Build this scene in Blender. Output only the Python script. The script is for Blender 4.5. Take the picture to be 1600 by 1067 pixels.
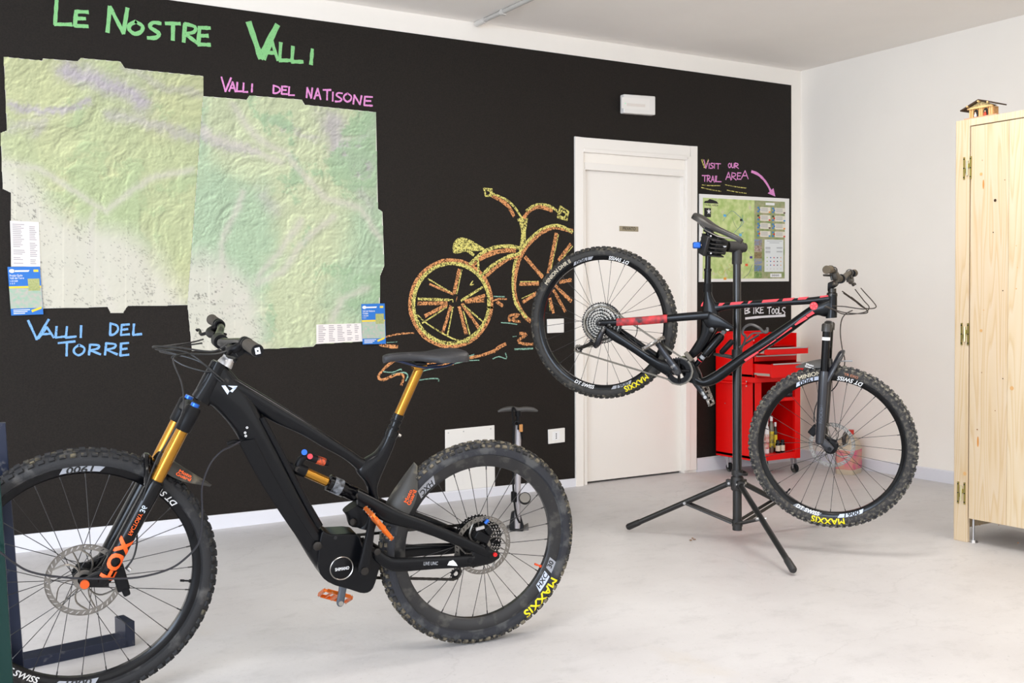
import bpy, bmesh, math, random
import numpy as np
from mathutils import Vector, Matrix
random.seed(7); np.random.seed(7)
SC = bpy.context.scene
for o in list(bpy.data.objects): bpy.data.objects.remove(o)
COL = SC.collection

# ------------------------------------------------------------------ camera
FPX, YAW, PITCH, ROLL = 1659.61, 0.549453, 0.0360063, -0.009070
CAM = Vector((-3.80188, -5.44675, 1.150354))
cy_, sy_ = math.cos(YAW), math.sin(YAW)
FWD = Vector((sy_*math.cos(PITCH), cy_*math.cos(PITCH), -math.sin(PITCH)))
_r = Vector((cy_, -sy_, 0)); _u = _r.cross(FWD)
RT = math.cos(ROLL)*_r + math.sin(ROLL)*_u
UPV = -math.sin(ROLL)*_r + math.cos(ROLL)*_u
cam = bpy.data.cameras.new('camera'); camo = bpy.data.objects.new('camera', cam); COL.objects.link(camo)
cam.sensor_fit = 'HORIZONTAL'; cam.sensor_width = 36.0; cam.lens = FPX/1600*36.0
cam.clip_start = 0.05; cam.clip_end = 100
M3 = Matrix((RT, UPV, -FWD)).transposed()
camo.matrix_world = Matrix.Translation(CAM) @ M3.to_4x4()
SC.camera = camo

# ------------------------------------------------------------------ light, world, exposure
def area(name, loc, target, sx, sy, power, color):
    l = bpy.data.lights.new(name, 'AREA'); l.shape = 'RECTANGLE'; l.size = sx; l.size_y = sy
    l.energy = power; l.color = color
    o = bpy.data.objects.new(name, l); COL.objects.link(o)
    o.location = loc; o.rotation_euler = (Vector(target)-Vector(loc)).to_track_quat('-Z', 'Y').to_euler()
    return o
w = bpy.data.worlds.new('world'); SC.world = w; w.use_nodes = True
w.node_tree.nodes['Background'].inputs[0].default_value = (0.97, 0.98, 1.0, 1)
w.node_tree.nodes['Background'].inputs[1].default_value = 2.1
area('ceiling_light_front', (-2.9, -3.6, 2.74), (-2.9, -3.6, 0), 1.2, 0.3, 24, (1.0, 0.95, 0.88))
area('ceiling_light_rear', (-0.5, -2.6, 2.74), (-0.5, -2.6, 0), 1.2, 0.3, 32, (1.0, 0.95, 0.88))
area('ceiling_light_side', (0.0, -4.9, 2.74), (0.0, -4.9, 0), 1.2, 0.3, 24, (1.0, 0.95, 0.88))
area('shop_window_left', (-7.6, -5.6, 1.7), (-2.2, -2.2, 0.6), 2.6, 2.0, 230, (0.66, 0.80, 1.0))
SC.view_settings.view_transform = 'Standard'; SC.view_settings.look = 'None'
SC.view_settings.gamma = 1.0; SC.view_settings.use_curve_mapping = False
SC.view_settings.exposure = 0.12

# ------------------------------------------------------------------ pixel -> place helpers
def ray(x, y): return FWD + RT*((x-800)/FPX) - UPV*((y-533.5)/FPX)
def onp(x, y, P, n):
    d = ray(x, y); t = (Vector(P)-CAM).dot(n)/d.dot(n); return CAM + d*t
def wl(x, y, off=0.0): return onp(x, y, (0, -off, 0), Vector((0, 1, 0)))
def rw(x, y, off=0.0): return onp(x, y, (XR-off, 0, 0), Vector((1, 0, 0)))
def fl(x, y, z=0.0): return onp(x, y, (0, 0, z), Vector((0, 0, 1)))
XR, HC, FH = 1.9748, 2.7892, 2.061
def lerp(a, b, t): return a+(b-a)*t
def cr(pts, n=4, closed=False):
    """Catmull-Rom through tuples / vectors"""
    P = [np.array(p, float) for p in pts]; out = []; N = len(P)
    rng = range(N if closed else N-1)
    for i in rng:
        if closed: p0, p1, p2, p3 = P[i-1], P[i], P[(i+1) % N], P[(i+2) % N]
        else: p0, p1, p2, p3 = P[max(i-1, 0)], P[i], P[i+1], P[min(i+2, N-1)]
        for k in range(n):
            t = k/n
            out.append(0.5*((2*p1)+(-p0+p2)*t+(2*p0-5*p1+4*p2-p3)*t*t+(-p0+3*p1-3*p2+p3)*t**3))
    if not closed: out.append(P[-1])
    return out

# ------------------------------------------------------------------ materials
def srgb(c): return tuple((v/255/12.92 if v/255 <= .04045 else ((v/255+.055)/1.055)**2.4) for v in c)
MC = {}
def mat(name, rgb, rough=.5, metal=0.0, bump=0.0, bscale=200.0, var=0.0, vscale=20.0, rgb2=None, coat=0.0, spec=.5, wear=None, wscale=40.0, wamt=.55, trans=0.0, alpha=1.0, emit=0.0):
    if name in MC: return MC[name]
    m = bpy.data.materials.new(name); m.use_nodes = True; nt = m.node_tree; b = nt.nodes['Principled BSDF']
    c = srgb(rgb)+(1,)
    b.inputs['Base Color'].default_value = c; b.inputs['Roughness'].default_value = rough; b.inputs['Metallic'].default_value = metal
    b.inputs['Coat Weight'].default_value = coat; b.inputs['Coat Roughness'].default_value = .08
    b.inputs['Specular IOR Level'].default_value = spec; b.inputs['Transmission Weight'].default_value = trans
    b.inputs['Alpha'].default_value = alpha
    tc = nt.nodes.new('ShaderNodeTexCoord'); L = nt.links.new; last = None
    def noise(scale, detail=4):
        n = nt.nodes.new('ShaderNodeTexNoise'); n.inputs['Scale'].default_value = scale; n.inputs['Detail'].default_value = detail
        L(tc.outputs['Object'], n.inputs['Vector']); return n
    if var or rgb2:
        n = noise(vscale, 6); r = nt.nodes.new('ShaderNodeValToRGB'); L(n.outputs['Fac'], r.inputs['Fac'])
        c2 = srgb(rgb2) if rgb2 else tuple(max(0, v*(1-var)) for v in c[:3])
        r.color_ramp.elements[0].position = .35; r.color_ramp.elements[1].position = .65
        r.color_ramp.elements[0].color = tuple(c2)+(1,); r.color_ramp.elements[1].color = c; last = r.outputs['Color']
    if wear:
        n = noise(wscale, 10); r = nt.nodes.new('ShaderNodeValToRGB'); L(n.outputs['Fac'], r.inputs['Fac'])
        r.color_ramp.elements[0].position = wamt; r.color_ramp.elements[1].position = wamt+.12
        mx = nt.nodes.new('ShaderNodeMix'); mx.data_type = 'RGBA'; L(r.outputs['Color'], mx.inputs[0])
        if last: L(last, mx.inputs[6])
        else: mx.inputs[6].default_value = c
        mx.inputs[7].default_value = srgb(wear)+(1,); last = mx.outputs[2]
    if last: L(last, b.inputs['Base Color'])
    if bump:
        n = noise(bscale, 5); bp = nt.nodes.new('ShaderNodeBump'); bp.inputs['Strength'].default_value = bump; bp.inputs['Distance'].default_value = .002
        L(n.outputs['Fac'], bp.inputs['Height']); L(bp.outputs['Normal'], b.inputs['Normal'])
    if emit:
        b.inputs['Emission Color'].default_value = c; b.inputs['Emission Strength'].default_value = emit
    MC[name] = m; return m
def vcol_mat(name, rough=.55):
    m = bpy.data.materials.new(name); m.use_nodes = True; nt = m.node_tree; b = nt.nodes['Principled BSDF']
    a = nt.nodes.new('ShaderNodeVertexColor'); a.layer_name = 'print'
    nt.links.new(a.outputs['Color'], b.inputs['Base Color']); b.inputs['Roughness'].default_value = rough
    return m
def chalk_mat(name, rgb, cover=.5, base=(26, 25, 26), scale=260):
    if name in MC: return MC[name]
    m = bpy.data.materials.new(name); m.use_nodes = True; nt = m.node_tree; b = nt.nodes['Principled BSDF']; L = nt.links.new
    tc = nt.nodes.new('ShaderNodeTexCoord'); n = nt.nodes.new('ShaderNodeTexNoise'); n.inputs['Scale'].default_value = scale; n.inputs['Detail'].default_value = 8
    L(tc.outputs['Object'], n.inputs['Vector']); r = nt.nodes.new('ShaderNodeValToRGB'); L(n.outputs['Fac'], r.inputs['Fac'])
    r.color_ramp.elements[0].position = 1-cover-.12; r.color_ramp.elements[1].position = 1-cover+.02
    r.color_ramp.elements[0].color = srgb(base)+(1,); r.color_ramp.elements[1].color = srgb(rgb)+(1,)
    L(r.outputs['Color'], b.inputs['Base Color']); b.inputs['Roughness'].default_value = .95; b.inputs['Specular IOR Level'].default_value = .1
    MC[name] = m; return m

# ------------------------------------------------------------------ mesh builder
class MB:
    def __init__(s): s.v = []; s.f = []
    def add(s, vs, fs):
        b = len(s.v); s.v += [tuple(v) for v in vs]; s.f += [tuple(b+i for i in f) for f in fs]; return s
    def box(s, c, sz, R=None, taper=1.0):
        c = Vector(c); R = R or Matrix.Identity(3); vs = []
        for dz in (-1, 1):
            for dx, dy in ((-1, -1), (1, -1), (1, 1), (-1, 1)):
                k = taper if dz > 0 else 1
                vs.append(c + R @ Vector((dx*sz[0]/2*k, dy*sz[1]/2*k, dz*sz[2]/2)))
        return s.add(vs, [(0, 3, 2, 1), (4, 5, 6, 7), (0, 1, 5, 4), (1, 2, 6, 5), (2, 3, 7, 6), (3, 0, 4, 7)])
    def bb(s, x0, x1, y0, y1, z0, z1): return s.box(((x0+x1)/2, (y0+y1)/2, (z0+z1)/2), (abs(x1-x0), abs(y1-y0), abs(z1-z0)))
    def rings(s, rs, caps=True, closed=False):
        n = len(rs[0]); b = [v for r in rs for v in r]; fs = []
        m = len(rs)
        for i in range(m if closed else m-1):
            j = (i+1) % m
            for k in range(n):
                l = (k+1) % n; fs.append((i*n+k, i*n+l, j*n+l, j*n+k))
        if caps and not closed:
            fs.append(tuple(reversed(range(n)))); fs.append(tuple((m-1)*n+k for k in range(n)))
        return s.add(b, fs)
    def tube(s, pts, r, n=10, sub=0, caps=True, closed=False, flat=1.0):
        if sub: 
            if isinstance(r, (list, tuple)):
                q = cr([tuple(p)+(rr,) for p, rr in zip(pts, r)], sub, closed); pts = [Vector(x[:3]) for x in q]; r = [x[3] for x in q]
            else: pts = [Vector(x) for x in cr([tuple(p) for p in pts], sub, closed)]
        pts = [Vector(p) for p in pts]; N = len(pts); rs = []; nrm = None
        for i in range(N):
            if closed: t = pts[(i+1) % N]-pts[i-1]
            else: t = pts[min(i+1, N-1)]-pts[max(i-1, 0)]
            if t.length < 1e-9: t = Vector((0, 0, 1))
            t.normalize()
            if nrm is None:
                nrm = t.orthogonal().normalized()
            else:
                nrm = nrm - t*nrm.dot(t)
                if nrm.length < 1e-6: nrm = t.orthogonal()
                nrm.normalize()
            bn = t.cross(nrm); rr = r[i] if isinstance(r, (list, tuple)) else r
            rs.append([pts[i]+nrm*(rr*math.cos(2*math.pi*k/n))+bn*(rr*flat*math.sin(2*math.pi*k/n)) for k in range(n)])
        return s.rings(rs, caps, closed)
    def cyl(s, a, b, r, n=16, r2=None): return s.tube([a, b], [r, r if r2 is None else r2], n)
    def loft(s, A, B, W, lat, sub=3, n=16, e=.75):
        """tube lying between two edge lines A and B, lateral half width W along lat"""
        W = W if isinstance(W, (list, tuple)) else [W]*len(A)
        q = cr([tuple(a)+tuple(b)+(w_,) for a, b, w_ in zip(A, B, W)], sub) if sub else [np.array(tuple(a)+tuple(b)+(w_,)) for a, b, w_ in zip(A, B, W)]
        rs = []
        for x in q:
            a = Vector(x[:3]); b = Vector(x[3:6]); c = (a+b)/2; d = (b-a)/2; ring = []
            for k in range(n):
                t = 2*math.pi*k/n; ct, st = math.cos(t), math.sin(t)
                ring.append(c + d*(math.copysign(abs(ct)**e, ct)) + lat*(x[6]*math.copysign(abs(st)**e, st)))
            rs.append(ring)
        return s.rings(rs)
    def prism(s, poly, d):
        """poly: list of 3D points, extruded by vector d"""
        n = len(poly); poly = [Vector(p) for p in poly]; d = Vector(d)
        return s.add(poly+[p+d for p in poly], [tuple(range(n)), tuple(reversed(range(n, 2*n)))]+[(k, (k+1) % n, n+(k+1) % n, n+k) for k in range(n)])
    def lathe(s, prof, c, ax, n=48, ref=None, closed=False):
        """prof: list of (radius, height along ax)"""
        ax = Vector(ax).normalized(); u = (Vector(ref) if ref else ax.orthogonal()).normalized(); v = ax.cross(u); c = Vector(c)
        rs = [[c+ax*h+u*(r*math.cos(2*math.pi*k/n))+v*(r*math.sin(2*math.pi*k/n)) for (r, h) in prof] for k in range(n)]
        m = len(prof); b = [p for r in rs for p in r]; fs = []
        for i in range(n):
            j = (i+1) % n
            for k in range(m if closed else m-1):
                l = (k+1) % m; fs.append((i*m+k, i*m+l, j*m+l, j*m+k))
        s.add(b, fs)
        return s
    def ball(s, c, r, sc=(1, 1, 1), n=12):
        c = Vector(c); prof = [(max(1e-5, r*math.sin(math.pi*i/8)), -r*math.cos(math.pi*i/8)) for i in range(9)]
        t = MB().lathe(prof, (0, 0, 0), (0, 0, 1), n); return s.add([c+Vector((v[0]*sc[0], v[1]*sc[1], v[2]*sc[2])) for v in t.v], t.f)
    def build(s, name, m, parent=None, smooth=True, bevel=0.0, angle=40, segs=2, sub=0):
        me = bpy.data.meshes.new(name); me.from_pydata(s.v, [], s.f); me.update()
        bm = bmesh.new(); bm.from_mesh(me); bmesh.ops.recalc_face_normals(bm, faces=bm.faces); bm.to_mesh(me); bm.free()
        if smooth:
            me.polygons.foreach_set('use_smooth', [True]*len(me.polygons))
            try: me.set_sharp_from_angle(angle=math.radians(angle))
            except Exception: pass
        if isinstance(m, (list, tuple)):
            for x in m: me.materials.append(x)
        else: me.materials.append(m)
        o = bpy.data.objects.new(name, me); COL.objects.link(o)
        if parent: o.parent = parent
        if bevel:
            b = o.modifiers.new('b', 'BEVEL'); b.width = bevel; b.segments = segs; b.limit_method = 'ANGLE'; b.angle_limit = math.radians(35)
        return o
def tag(o, label=None, cat=None, group=None, kind=None):
    if label: o['label'] = label
    if cat: o['category'] = cat
    if group: o['group'] = group
    if kind: o['kind'] = kind
    return o
def thing(name, label, cat, loc=(0, 0, 0), rz=0, group=None):
    o = bpy.data.objects.new(name, None); o.empty_display_size = .1; COL.objects.link(o); o.location = loc; o.rotation_euler = (0, 0, rz)
    bpy.context.view_layer.update() if False else None
    return tag(o, label, cat, group)
def wthing(name, label, cat, px, off=0.0, group=None):
    """an Empty on the back wall; children are given in wall coordinates relative to it"""
    return thing(name, label, cat, wl(px[0], px[1], off), 0, group)
def text_mesh(s, size=1.0, extrude=0.0, shear=0.0, offset=0.0, space=1.0, bold=0.0, grid=0.0):
    cu = bpy.data.curves.new('t', 'FONT'); cu.body = s; cu.size = size; cu.align_x = 'CENTER'; cu.align_y = 'CENTER'; cu.extrude = extrude
    cu.shear = shear; cu.offset = min(offset, .006); cu.resolution_u = 3; cu.space_character = space
    o = bpy.data.objects.new('t', cu); COL.objects.link(o); dg = bpy.context.evaluated_depsgraph_get(); dg.update()
    me = bpy.data.meshes.new_from_object(o.evaluated_get(dg))
    if grid:   # cut the flat glyphs into small cells so that they can follow a curved surface
        bm = bmesh.new(); bm.from_mesh(me); xs = [v.co.x for v in bm.verts]; ys = [v.co.y for v in bm.verts]
        for ax, lo, hi in ((0, min(xs), max(xs)), (1, min(ys), max(ys))):
            g = lo+grid
            while g < hi:
                n_ = Vector((1, 0, 0)) if ax == 0 else Vector((0, 1, 0)); bmesh.ops.bisect_plane(bm, geom=bm.verts[:]+bm.edges[:]+bm.faces[:], plane_co=n_*g, plane_no=n_); g += grid
        bm.to_mesh(me); bm.free()
    vs = [v.co.copy() for v in me.vertices]; fs = [tuple(p.vertices) for p in me.polygons]
    bpy.data.objects.remove(o); bpy.data.curves.remove(cu); bpy.data.meshes.remove(me)
    if bold:   # heavier strokes: shifted layers, each a hair above the last (layer number kept in z)
        V, Fc = [], []
        for k, (dx, dy) in enumerate(((-1, -1), (1, -1), (-1, 1), (1, 1), (0, 0))):
            b = len(V); V += [Vector((v.x+dx*bold, v.y+dy*bold, k)) for v in vs]; Fc += [tuple(b+i for i in f) for f in fs]
        return V, Fc
    return vs, fs

# ------------------------------------------------------------------ materials in use
M_white = mat('white_wall_paint', (247, 241, 232), .85, bump=.25, bscale=60, var=.03, vscale=1.5)
M_ceil = mat('ceiling_paint', (250, 245, 239), .9, var=.03, vscale=2)
M_board = mat('chalkboard_paint', (33, 28, 24), .62, bump=.5, bscale=350, var=.4, vscale=140, spec=.22)
M_skirt = mat('skirting_plastic', (222, 222, 228), .4, bump=.05)
M_door = mat('door_laminate', (240, 235, 228), .4, bump=.03)
M_frame = mat('bike_frame_black', (7, 8, 11), .30, coat=.15, spec=.14, bump=.03, bscale=40, wear=(62, 58, 52), wscale=26, wamt=.72)
M_matt = mat('matt_black', (13, 13, 15), .45, bump=.1, spec=.16)
M_gloss = mat('gloss_black', (5, 5, 7), .2, coat=.06, spec=.2)
M_rub = mat('rubber', (22, 23, 25), .75, spec=.2, bump=.4, bscale=300, wear=(88, 86, 80), wscale=14, wamt=.56)
M_rubdirt = mat('dusty_rubber', (34, 33, 32), .85, bump=.5, bscale=200, wear=(104, 96, 80), wscale=55, wamt=.47)
M_rubdirt2 = mat('muddy_rubber', (38, 39, 44), .85, bump=.4, bscale=200, wear=(72, 72, 72), wscale=18, wamt=.50)
M_rubdark = mat('dark_tread_rubber', (25, 25, 27), .8, bump=.5, bscale=200, wear=(96, 88, 68), wscale=20, wamt=.58)
M_gold = mat('gold_anodised', (158, 112, 40), .26, metal=.85)
M_orange = mat('orange_anodised', (214, 104, 30), .35, metal=.6, wear=(190, 160, 130), wscale=120, wamt=.6)
M_steel = mat('steel', (178, 174, 168), .28, metal=1.0, bump=.05)
M_dsteel = mat('dark_steel', (62, 60, 58), .3, metal=1.0, bump=.1)
M_spoke = mat('spoke_steel', (58, 57, 57), .35, metal=.7)
M_silver = mat('silver_alloy', (190, 190, 192), .3, metal=.9)
M_red = mat('tool_cart_red', (226, 10, 8), .32, spec=.22, bump=.03)
M_redin = mat('cart_inner_red', (200, 8, 8), .45, spec=.2)
M_blue = mat('blue_anodised', (36, 96, 190), .3, metal=.5)
M_cable = mat('cable_black', (16, 16, 17), .4)
M_wht = mat('white_print', (235, 235, 235), .6)
M_grey = mat('grey_print', (150, 152, 156), .6)
M_yel = mat('yellow_print', (232, 214, 20), .6)
M_org = mat('orange_print', (240, 92, 16), .55)
M_redp = mat('red_print', (214, 34, 44), .45)
M_blk = mat('black_print', (14, 14, 14), .6)
M_wplast = mat('white_plastic', (232, 229, 224), .4)
M_grip = mat('grip_rubber', (58, 52, 44), .8, bump=.6, bscale=400)

# ------------------------------------------------------------------ floor
def floor_mat():
    m = bpy.data.materials.new('painted_concrete'); m.use_nodes = True; nt = m.node_tree; L = nt.links.new; b = nt.nodes['Principled BSDF']
    tc = nt.nodes.new('ShaderNodeTexCoord')
    def nz(s, d=6, sc=(1, 1, 1), rough=.6):
        mp = nt.nodes.new('ShaderNodeMapping'); mp.inputs['Scale'].default_value = sc; L(tc.outputs['Object'], mp.inputs['Vector'])
        n = nt.nodes.new('ShaderNodeTexNoise'); n.inputs['Scale'].default_value = s; n.inputs['Detail'].default_value = d; n.inputs['Roughness'].default_value = rough
        L(mp.outputs[0], n.inputs['Vector']); return n
    def ramp(n, a, c0, b_, c1):
        r = nt.nodes.new('ShaderNodeValToRGB'); L(n.outputs['Fac'], r.inputs['Fac']); r.color_ramp.elements[0].position = a; r.color_ramp.elements[1].position = b_
        r.color_ramp.elements[0].color = c0; r.color_ramp.elements[1].color = c1; return r
    g = lambda v: (v, v, v, 1)
    base = ramp(nz(.9, 5), .35, srgb((190, 187, 187))+(1,), .65, srgb((205, 203, 203))+(1,))
    def mul(a, b_):
        mx = nt.nodes.new('ShaderNodeMix'); mx.data_type = 'RGBA'; mx.blend_type = 'MULTIPLY'; mx.inputs[0].default_value = 1
        L(a, mx.inputs[6]); L(b_, mx.inputs[7]); return mx.outputs[2]
    st = ramp(nz(6, 10, (1, 1.6, 1), .75), .30, g(.86), .48, g(1))
    fine = ramp(nz(55, 6, rough=.7), .30, g(.78), .40, g(1))
    warm = ramp(nz(1.7, 8, (1.0, .5, 1)), .62, g(1), .76, (.97, .93, .86, 1))
    # a few long meandering hairline cracks
    wv = nt.nodes.new('ShaderNodeTexVoronoi'); wv.feature = 'DISTANCE_TO_EDGE'; wv.inputs['Scale'].default_value = .55
    dn = nz(2.2, 8); va = nt.nodes.new('ShaderNodeVectorMath'); va.operation = 'MULTIPLY_ADD'; va.inputs[1].default_value = (.55, .55, .55)
    L(dn.outputs['Color'], va.inputs[0]); L(tc.outputs['Object'], va.inputs[2]); L(va.outputs[0], wv.inputs['Vector'])
    ck = nt.nodes.new('ShaderNodeValToRGB'); L(wv.outputs['Distance'], ck.inputs['Fac']); ck.color_ramp.elements[0].position = .0; ck.color_ramp.elements[1].position = .003
    ck.color_ramp.elements[0].color = g(.90); ck.color_ramp.elements[1].color = g(1)
    c = mul(mul(mul(mul(base.outputs[0], st.outputs[0]), fine.outputs[0]), warm.outputs[0]), ck.outputs[0])
    L(c, b.inputs['Base Color'])
    rr = nt.nodes.new('ShaderNodeMapRange'); L(nz(3, 6).outputs['Fac'], rr.inputs['Value']); rr.inputs['To Min'].default_value = .32; rr.inputs['To Max'].default_value = .55
    L(rr.outputs[0], b.inputs['Roughness'])
    bp = nt.nodes.new('ShaderNodeBump'); bp.inputs['Strength'].default_value = .25; bp.inputs['Distance'].default_value = .004; L(nz(28, 8).outputs['Fac'], bp.inputs['Height']); L(bp.outputs[0], b.inputs['Normal'])
    return m
X0, Y0 = -8.5, -9.0
tag(MB().bb(X0, XR+.1, Y0, .15, -.06, 0).build('floor', floor_mat(), smooth=False), kind='structure')
tag(MB().bb(X0, XR+.1, Y0, .15, HC, HC+.06).build('ceiling', M_ceil, smooth=False), kind='structure')
# back wall with a real door opening
DX0, DX1, DZ = .075, .895, 1.985
wb = MB(); wb.bb(X0, DX0, 0, .12, 0, HC); wb.bb(DX1, XR+.1, 0, .12, 0, HC); wb.bb(DX0, DX1, 0, .12, DZ, HC)
wall_back = tag(wb.build('wall_back', M_white, smooth=False), kind='structure')
tag(MB().bb(XR, XR+.12, Y0, 0, 0, HC).build('wall_right', M_white, smooth=False), kind='structure')
# chalkboard paint, from its edges in the photograph
def wpoly(pts, off0, off1): return MB().prism([wl(x, y, off0) for x, y in pts], (0, -(off1-off0), 0))
lft = wl(-60, 300).x
topL = wl(300, 5); topR = wl(1237, 133.3); sl = (topR.z-topL.z)/(topR.x-topL.x)
pz = lambda x: topL.z+sl*(x-topL.x)
rxb = wl(1236, 440).x
def board(a, b, z0a, z0b, tops=None):
    return [Vector((a, -.0005, z0a)), Vector((b, -.0005, z0b)), Vector((b, -.0005, tops[1])), Vector((a, -.0005, tops[0]))]
bz = lambda px, py: wl(px, py).z
dl, dr = wl(897, 450).x, wl(1087, 450).x
dtl, dtr = wl(896.5, 213.5), wl(1087.5, 229)
bd = MB()
bd.prism(board(lft, dl+.01, bz(23, 835.5), bz(890, 748), (pz(lft), pz(dl))), (0, -.0015, 0))
bd.prism(board(dr-.01, rxb, bz(1086, 716), bz(1124, 709.5), (pz(dr), pz(rxb))), (0, -.0015, 0))
bd.prism(board(dl+.01, dr-.01, dtl.z-.02, dtr.z-.02, (pz(dl), pz(dr))), (0, -.0015, 0))
tag(bd.build('chalkboard_paint', M_board, wall_back, smooth=False), 'matt black chalkboard paint covering the back wall')
# skirting
def skirt(name, pts, parent=None, ax='y', m=M_skirt):
    mb = MB(); rs = []
    for (P, h) in pts:
        d = Vector((0, -1, 0)) if ax == 'y' else Vector((-1, 0, 0))
        rs.append([P+Vector((0, 0, 0)), P+d*.012, P+d*.012+Vector((0, 0, h-.006)), P+d*.006+Vector((0, 0, h)), P+Vector((0, 0, h))])
    mb.rings(rs); return tag(mb.build(name, m, None, smooth=False), kind='structure')
skirt('baseboard_back', [(Vector((lft, 0, 0)), bz(23, 835.5)), (Vector((wl(350, 803).x, 0, 0)), bz(350, 803)), (Vector((dl, 0, 0)), bz(890, 748))])
skirt('baseboard_back_right', [(Vector((dr, 0, 0)), bz(1086, 716)), (Vector((XR, 0, 0)), .075)])
skirt('baseboard_right', [(Vector((XR, 0, 0)), .08), (Vector((XR, Y0, 0)), .08)], ax='x')

# ------------------------------------------------------------------ door
M_gap = mat('door_gap_dark', (60, 56, 52), .8)
door = tag(MB().bb(DX0+.004, DX1-.004, .03, .07, .012, DZ-.004).build('door_1', M_door, smooth=False, bevel=.002), kind='structure')
fr = MB()
q = [wl(896.5, 213.5), wl(1087.5, 229), wl(1086, 733), wl(898, 765)]
for pts in ([(896.5, 213.5), (909.5, 215), (910, 763), (898, 765)],):
    fr.prism([wl(x, y, .0) for x, y in pts], (0, -.016, 0))
trim_l = fr.build('door_frame', M_door, door, smooth=False, bevel=.0015)
MB().prism([wl(x, y) for x, y in [(909.5, 215), (1077, 228.5), (1076, 244), (909.5, 232.5)]], (0, -.014, 0)).build('door_frame', M_door, door, smooth=False, bevel=.0015)
MB().prism([wl(x, y) for x, y in [(909.5, 232.5), (1076, 244), (1070, 250.5), (909.5, 238)]], (0, -.022, 0)).build('door_frame', M_door, door, smooth=False, bevel=.0025)
MB().prism([wl(x, y) for x, y in [(1077, 228.5), (1087.5, 229), (1086, 733), (1073, 735)]], (0, -.016, 0)).build('door_frame', M_door, door, smooth=False, bevel=.0015)
MB().prism([wl(x, y) for x, y in [(1070, 247), (1078, 244), (1075, 734), (1068, 735)]], (0, -.022, 0)).build('door_frame', M_door, door, smooth=False, bevel=.0025)
MB().bb(DX1-.02, DX1+.01, -.005, .05, 0, DZ).build('door_jamb', M_door, door, smooth=False, bevel=.0015)
MB().bb(DX0-.02, DX0+.004, -.005, .05, 0, DZ).build('door_jamb', M_door, door, smooth=False, bevel=.0015)
MB().bb(DX0, DX1, -.005, .05, DZ-.004, DZ+.04).build('door_jamb', M_door, door, smooth=False, bevel=.0015)
MB().bb(DX0, DX1, .075, .09, 0, DZ).build('door_backing', M_gap, door, smooth=False)
sx = wl(967.5, 353, -.03); sx2 = wl(997, 362, -.03)
sign = tag(MB().bb(sx.x, sx2.x, .026, .03, sx2.z, sx.z).build('door_sign', mat('sign_brass', (163, 152, 128), .45, metal=.3), None, smooth=False, bevel=.001), 'small grey-brown door sign reading PRIVATO on the white door', 'sign')
vs, fs = text_mesh('PRIVATO', .030, offset=.0004)
wd = max(v.x for v in vs)-min(v.x for v in vs); kx = (sx2.x-sx.x)*.68/wd
cx, cz = (sx.x+sx2.x)/2, (sx.z+sx2.z)/2
MB().add([(cx+v.x*kx, .0255, cz+v.y*1.0) for v in vs], fs).build('lettering', mat('sign_ink', (58, 50, 42), .6), sign, smooth=False)

# ------------------------------------------------------------------ wall writing in chalk
RL = [0]
def ribbon(mb, pts, wpx, off=.0022, sub=3, jit=.0):
    """pts: pixel polyline on the wall, wpx: stroke width in pixels"""
    pts = cr(pts, sub) if len(pts) > 2 and sub else [np.array(p, float) for p in (cr([pts[0], ((pts[0][0]+pts[1][0])/2, (pts[0][1]+pts[1][1])/2), pts[1]], 3) if len(pts) == 2 else pts)]
    RL[0] = (RL[0]+1) % 13; off = off+RL[0]*.00009
    P = [wl(p[0], p[1], off) for p in pts]; c = P[len(P)//2]
    k = (wl(pts[len(pts)//2][0], pts[len(pts)//2][1]+1, off)-c).length
    n = len(P); Lf = []; Rt = []
    for i in range(n):
        t = P[min(i+1, n-1)]-P[max(i-1, 0)]; t.normalize(); nn = Vector((-t.z, 0, t.x))
        h = wpx*k/2*(1+random.uniform(-.16, .16)); e = t*(h*.5 if i == n-1 else (-h*.5 if i == 0 else 0))
        Lf.append(P[i]+nn*h+e); Rt.append(P[i]-nn*h+e)
    vs = Lf+Rt; fs = [(i, i+1, n+i+1, n+i) for i in range(n-1)]
    mb.add(vs, fs)
G = {  # hand-lettered strokes in a unit box, y down
'V': [[(0, 0), (.42, 1)], [(.42, 1), (1, 0)]], 'A': [[(0, 1), (.55, 0)], [(.55, 0), (1, 1)], [(.25, .65), (.85, .62)]],
'L': [[(0.1, 0), (.0, 1)], [(0, 1), (1, .95)]], 'E': [[(.1, 0), (0, 1)], [(.1, .03), (1, 0)], [(.05, .5), (.8, .46)], [(0, 1), (1, .97)]],
'I': [[(.6, 0), (.4, 1)]], 'N': [[(.0, 1), (.12, 0)], [(.12, 0), (.8, 1)], [(.8, 1), (1, 0)]],
'O': [[(.5, 0), (.08, .3), (.05, .7), (.45, 1), (.9, .75), (.98, .3), (.5, 0)]],
'S': [[(1, .03), (.4, .02), (.15, .3), (.55, .5), (.9, .7), (.6, .95), (0, 1)]],
'T': [[(0, .06), (1, 0)], [(.52, .03), (.5, 1)]], 'R': [[(.1, 0), (0, 1)], [(.1, 0), (.85, .12), (.75, .42), (.08, .55)], [(.1, .55), (1, 1)]],
'D': [[(.05, 0), (0, 1)], [(.0, 0), (.8, .2), (.95, .6), (.5, .95), (0, 1)]], 'U': [[(0, 0), (.08, .8), (.5, 1), (.9, .8), (1, 0)]],
'B': [[(0, 0), (0, 1)], [(0, 0), (.85, .2), (.2, .5)], [(.2, .5), (.95, .75), (0, 1)]], 'K': [[(0, 0), (0, 1)], [(.9, 0), (.05, .55)], [(.05, .5), (1, 1)]]}
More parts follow.
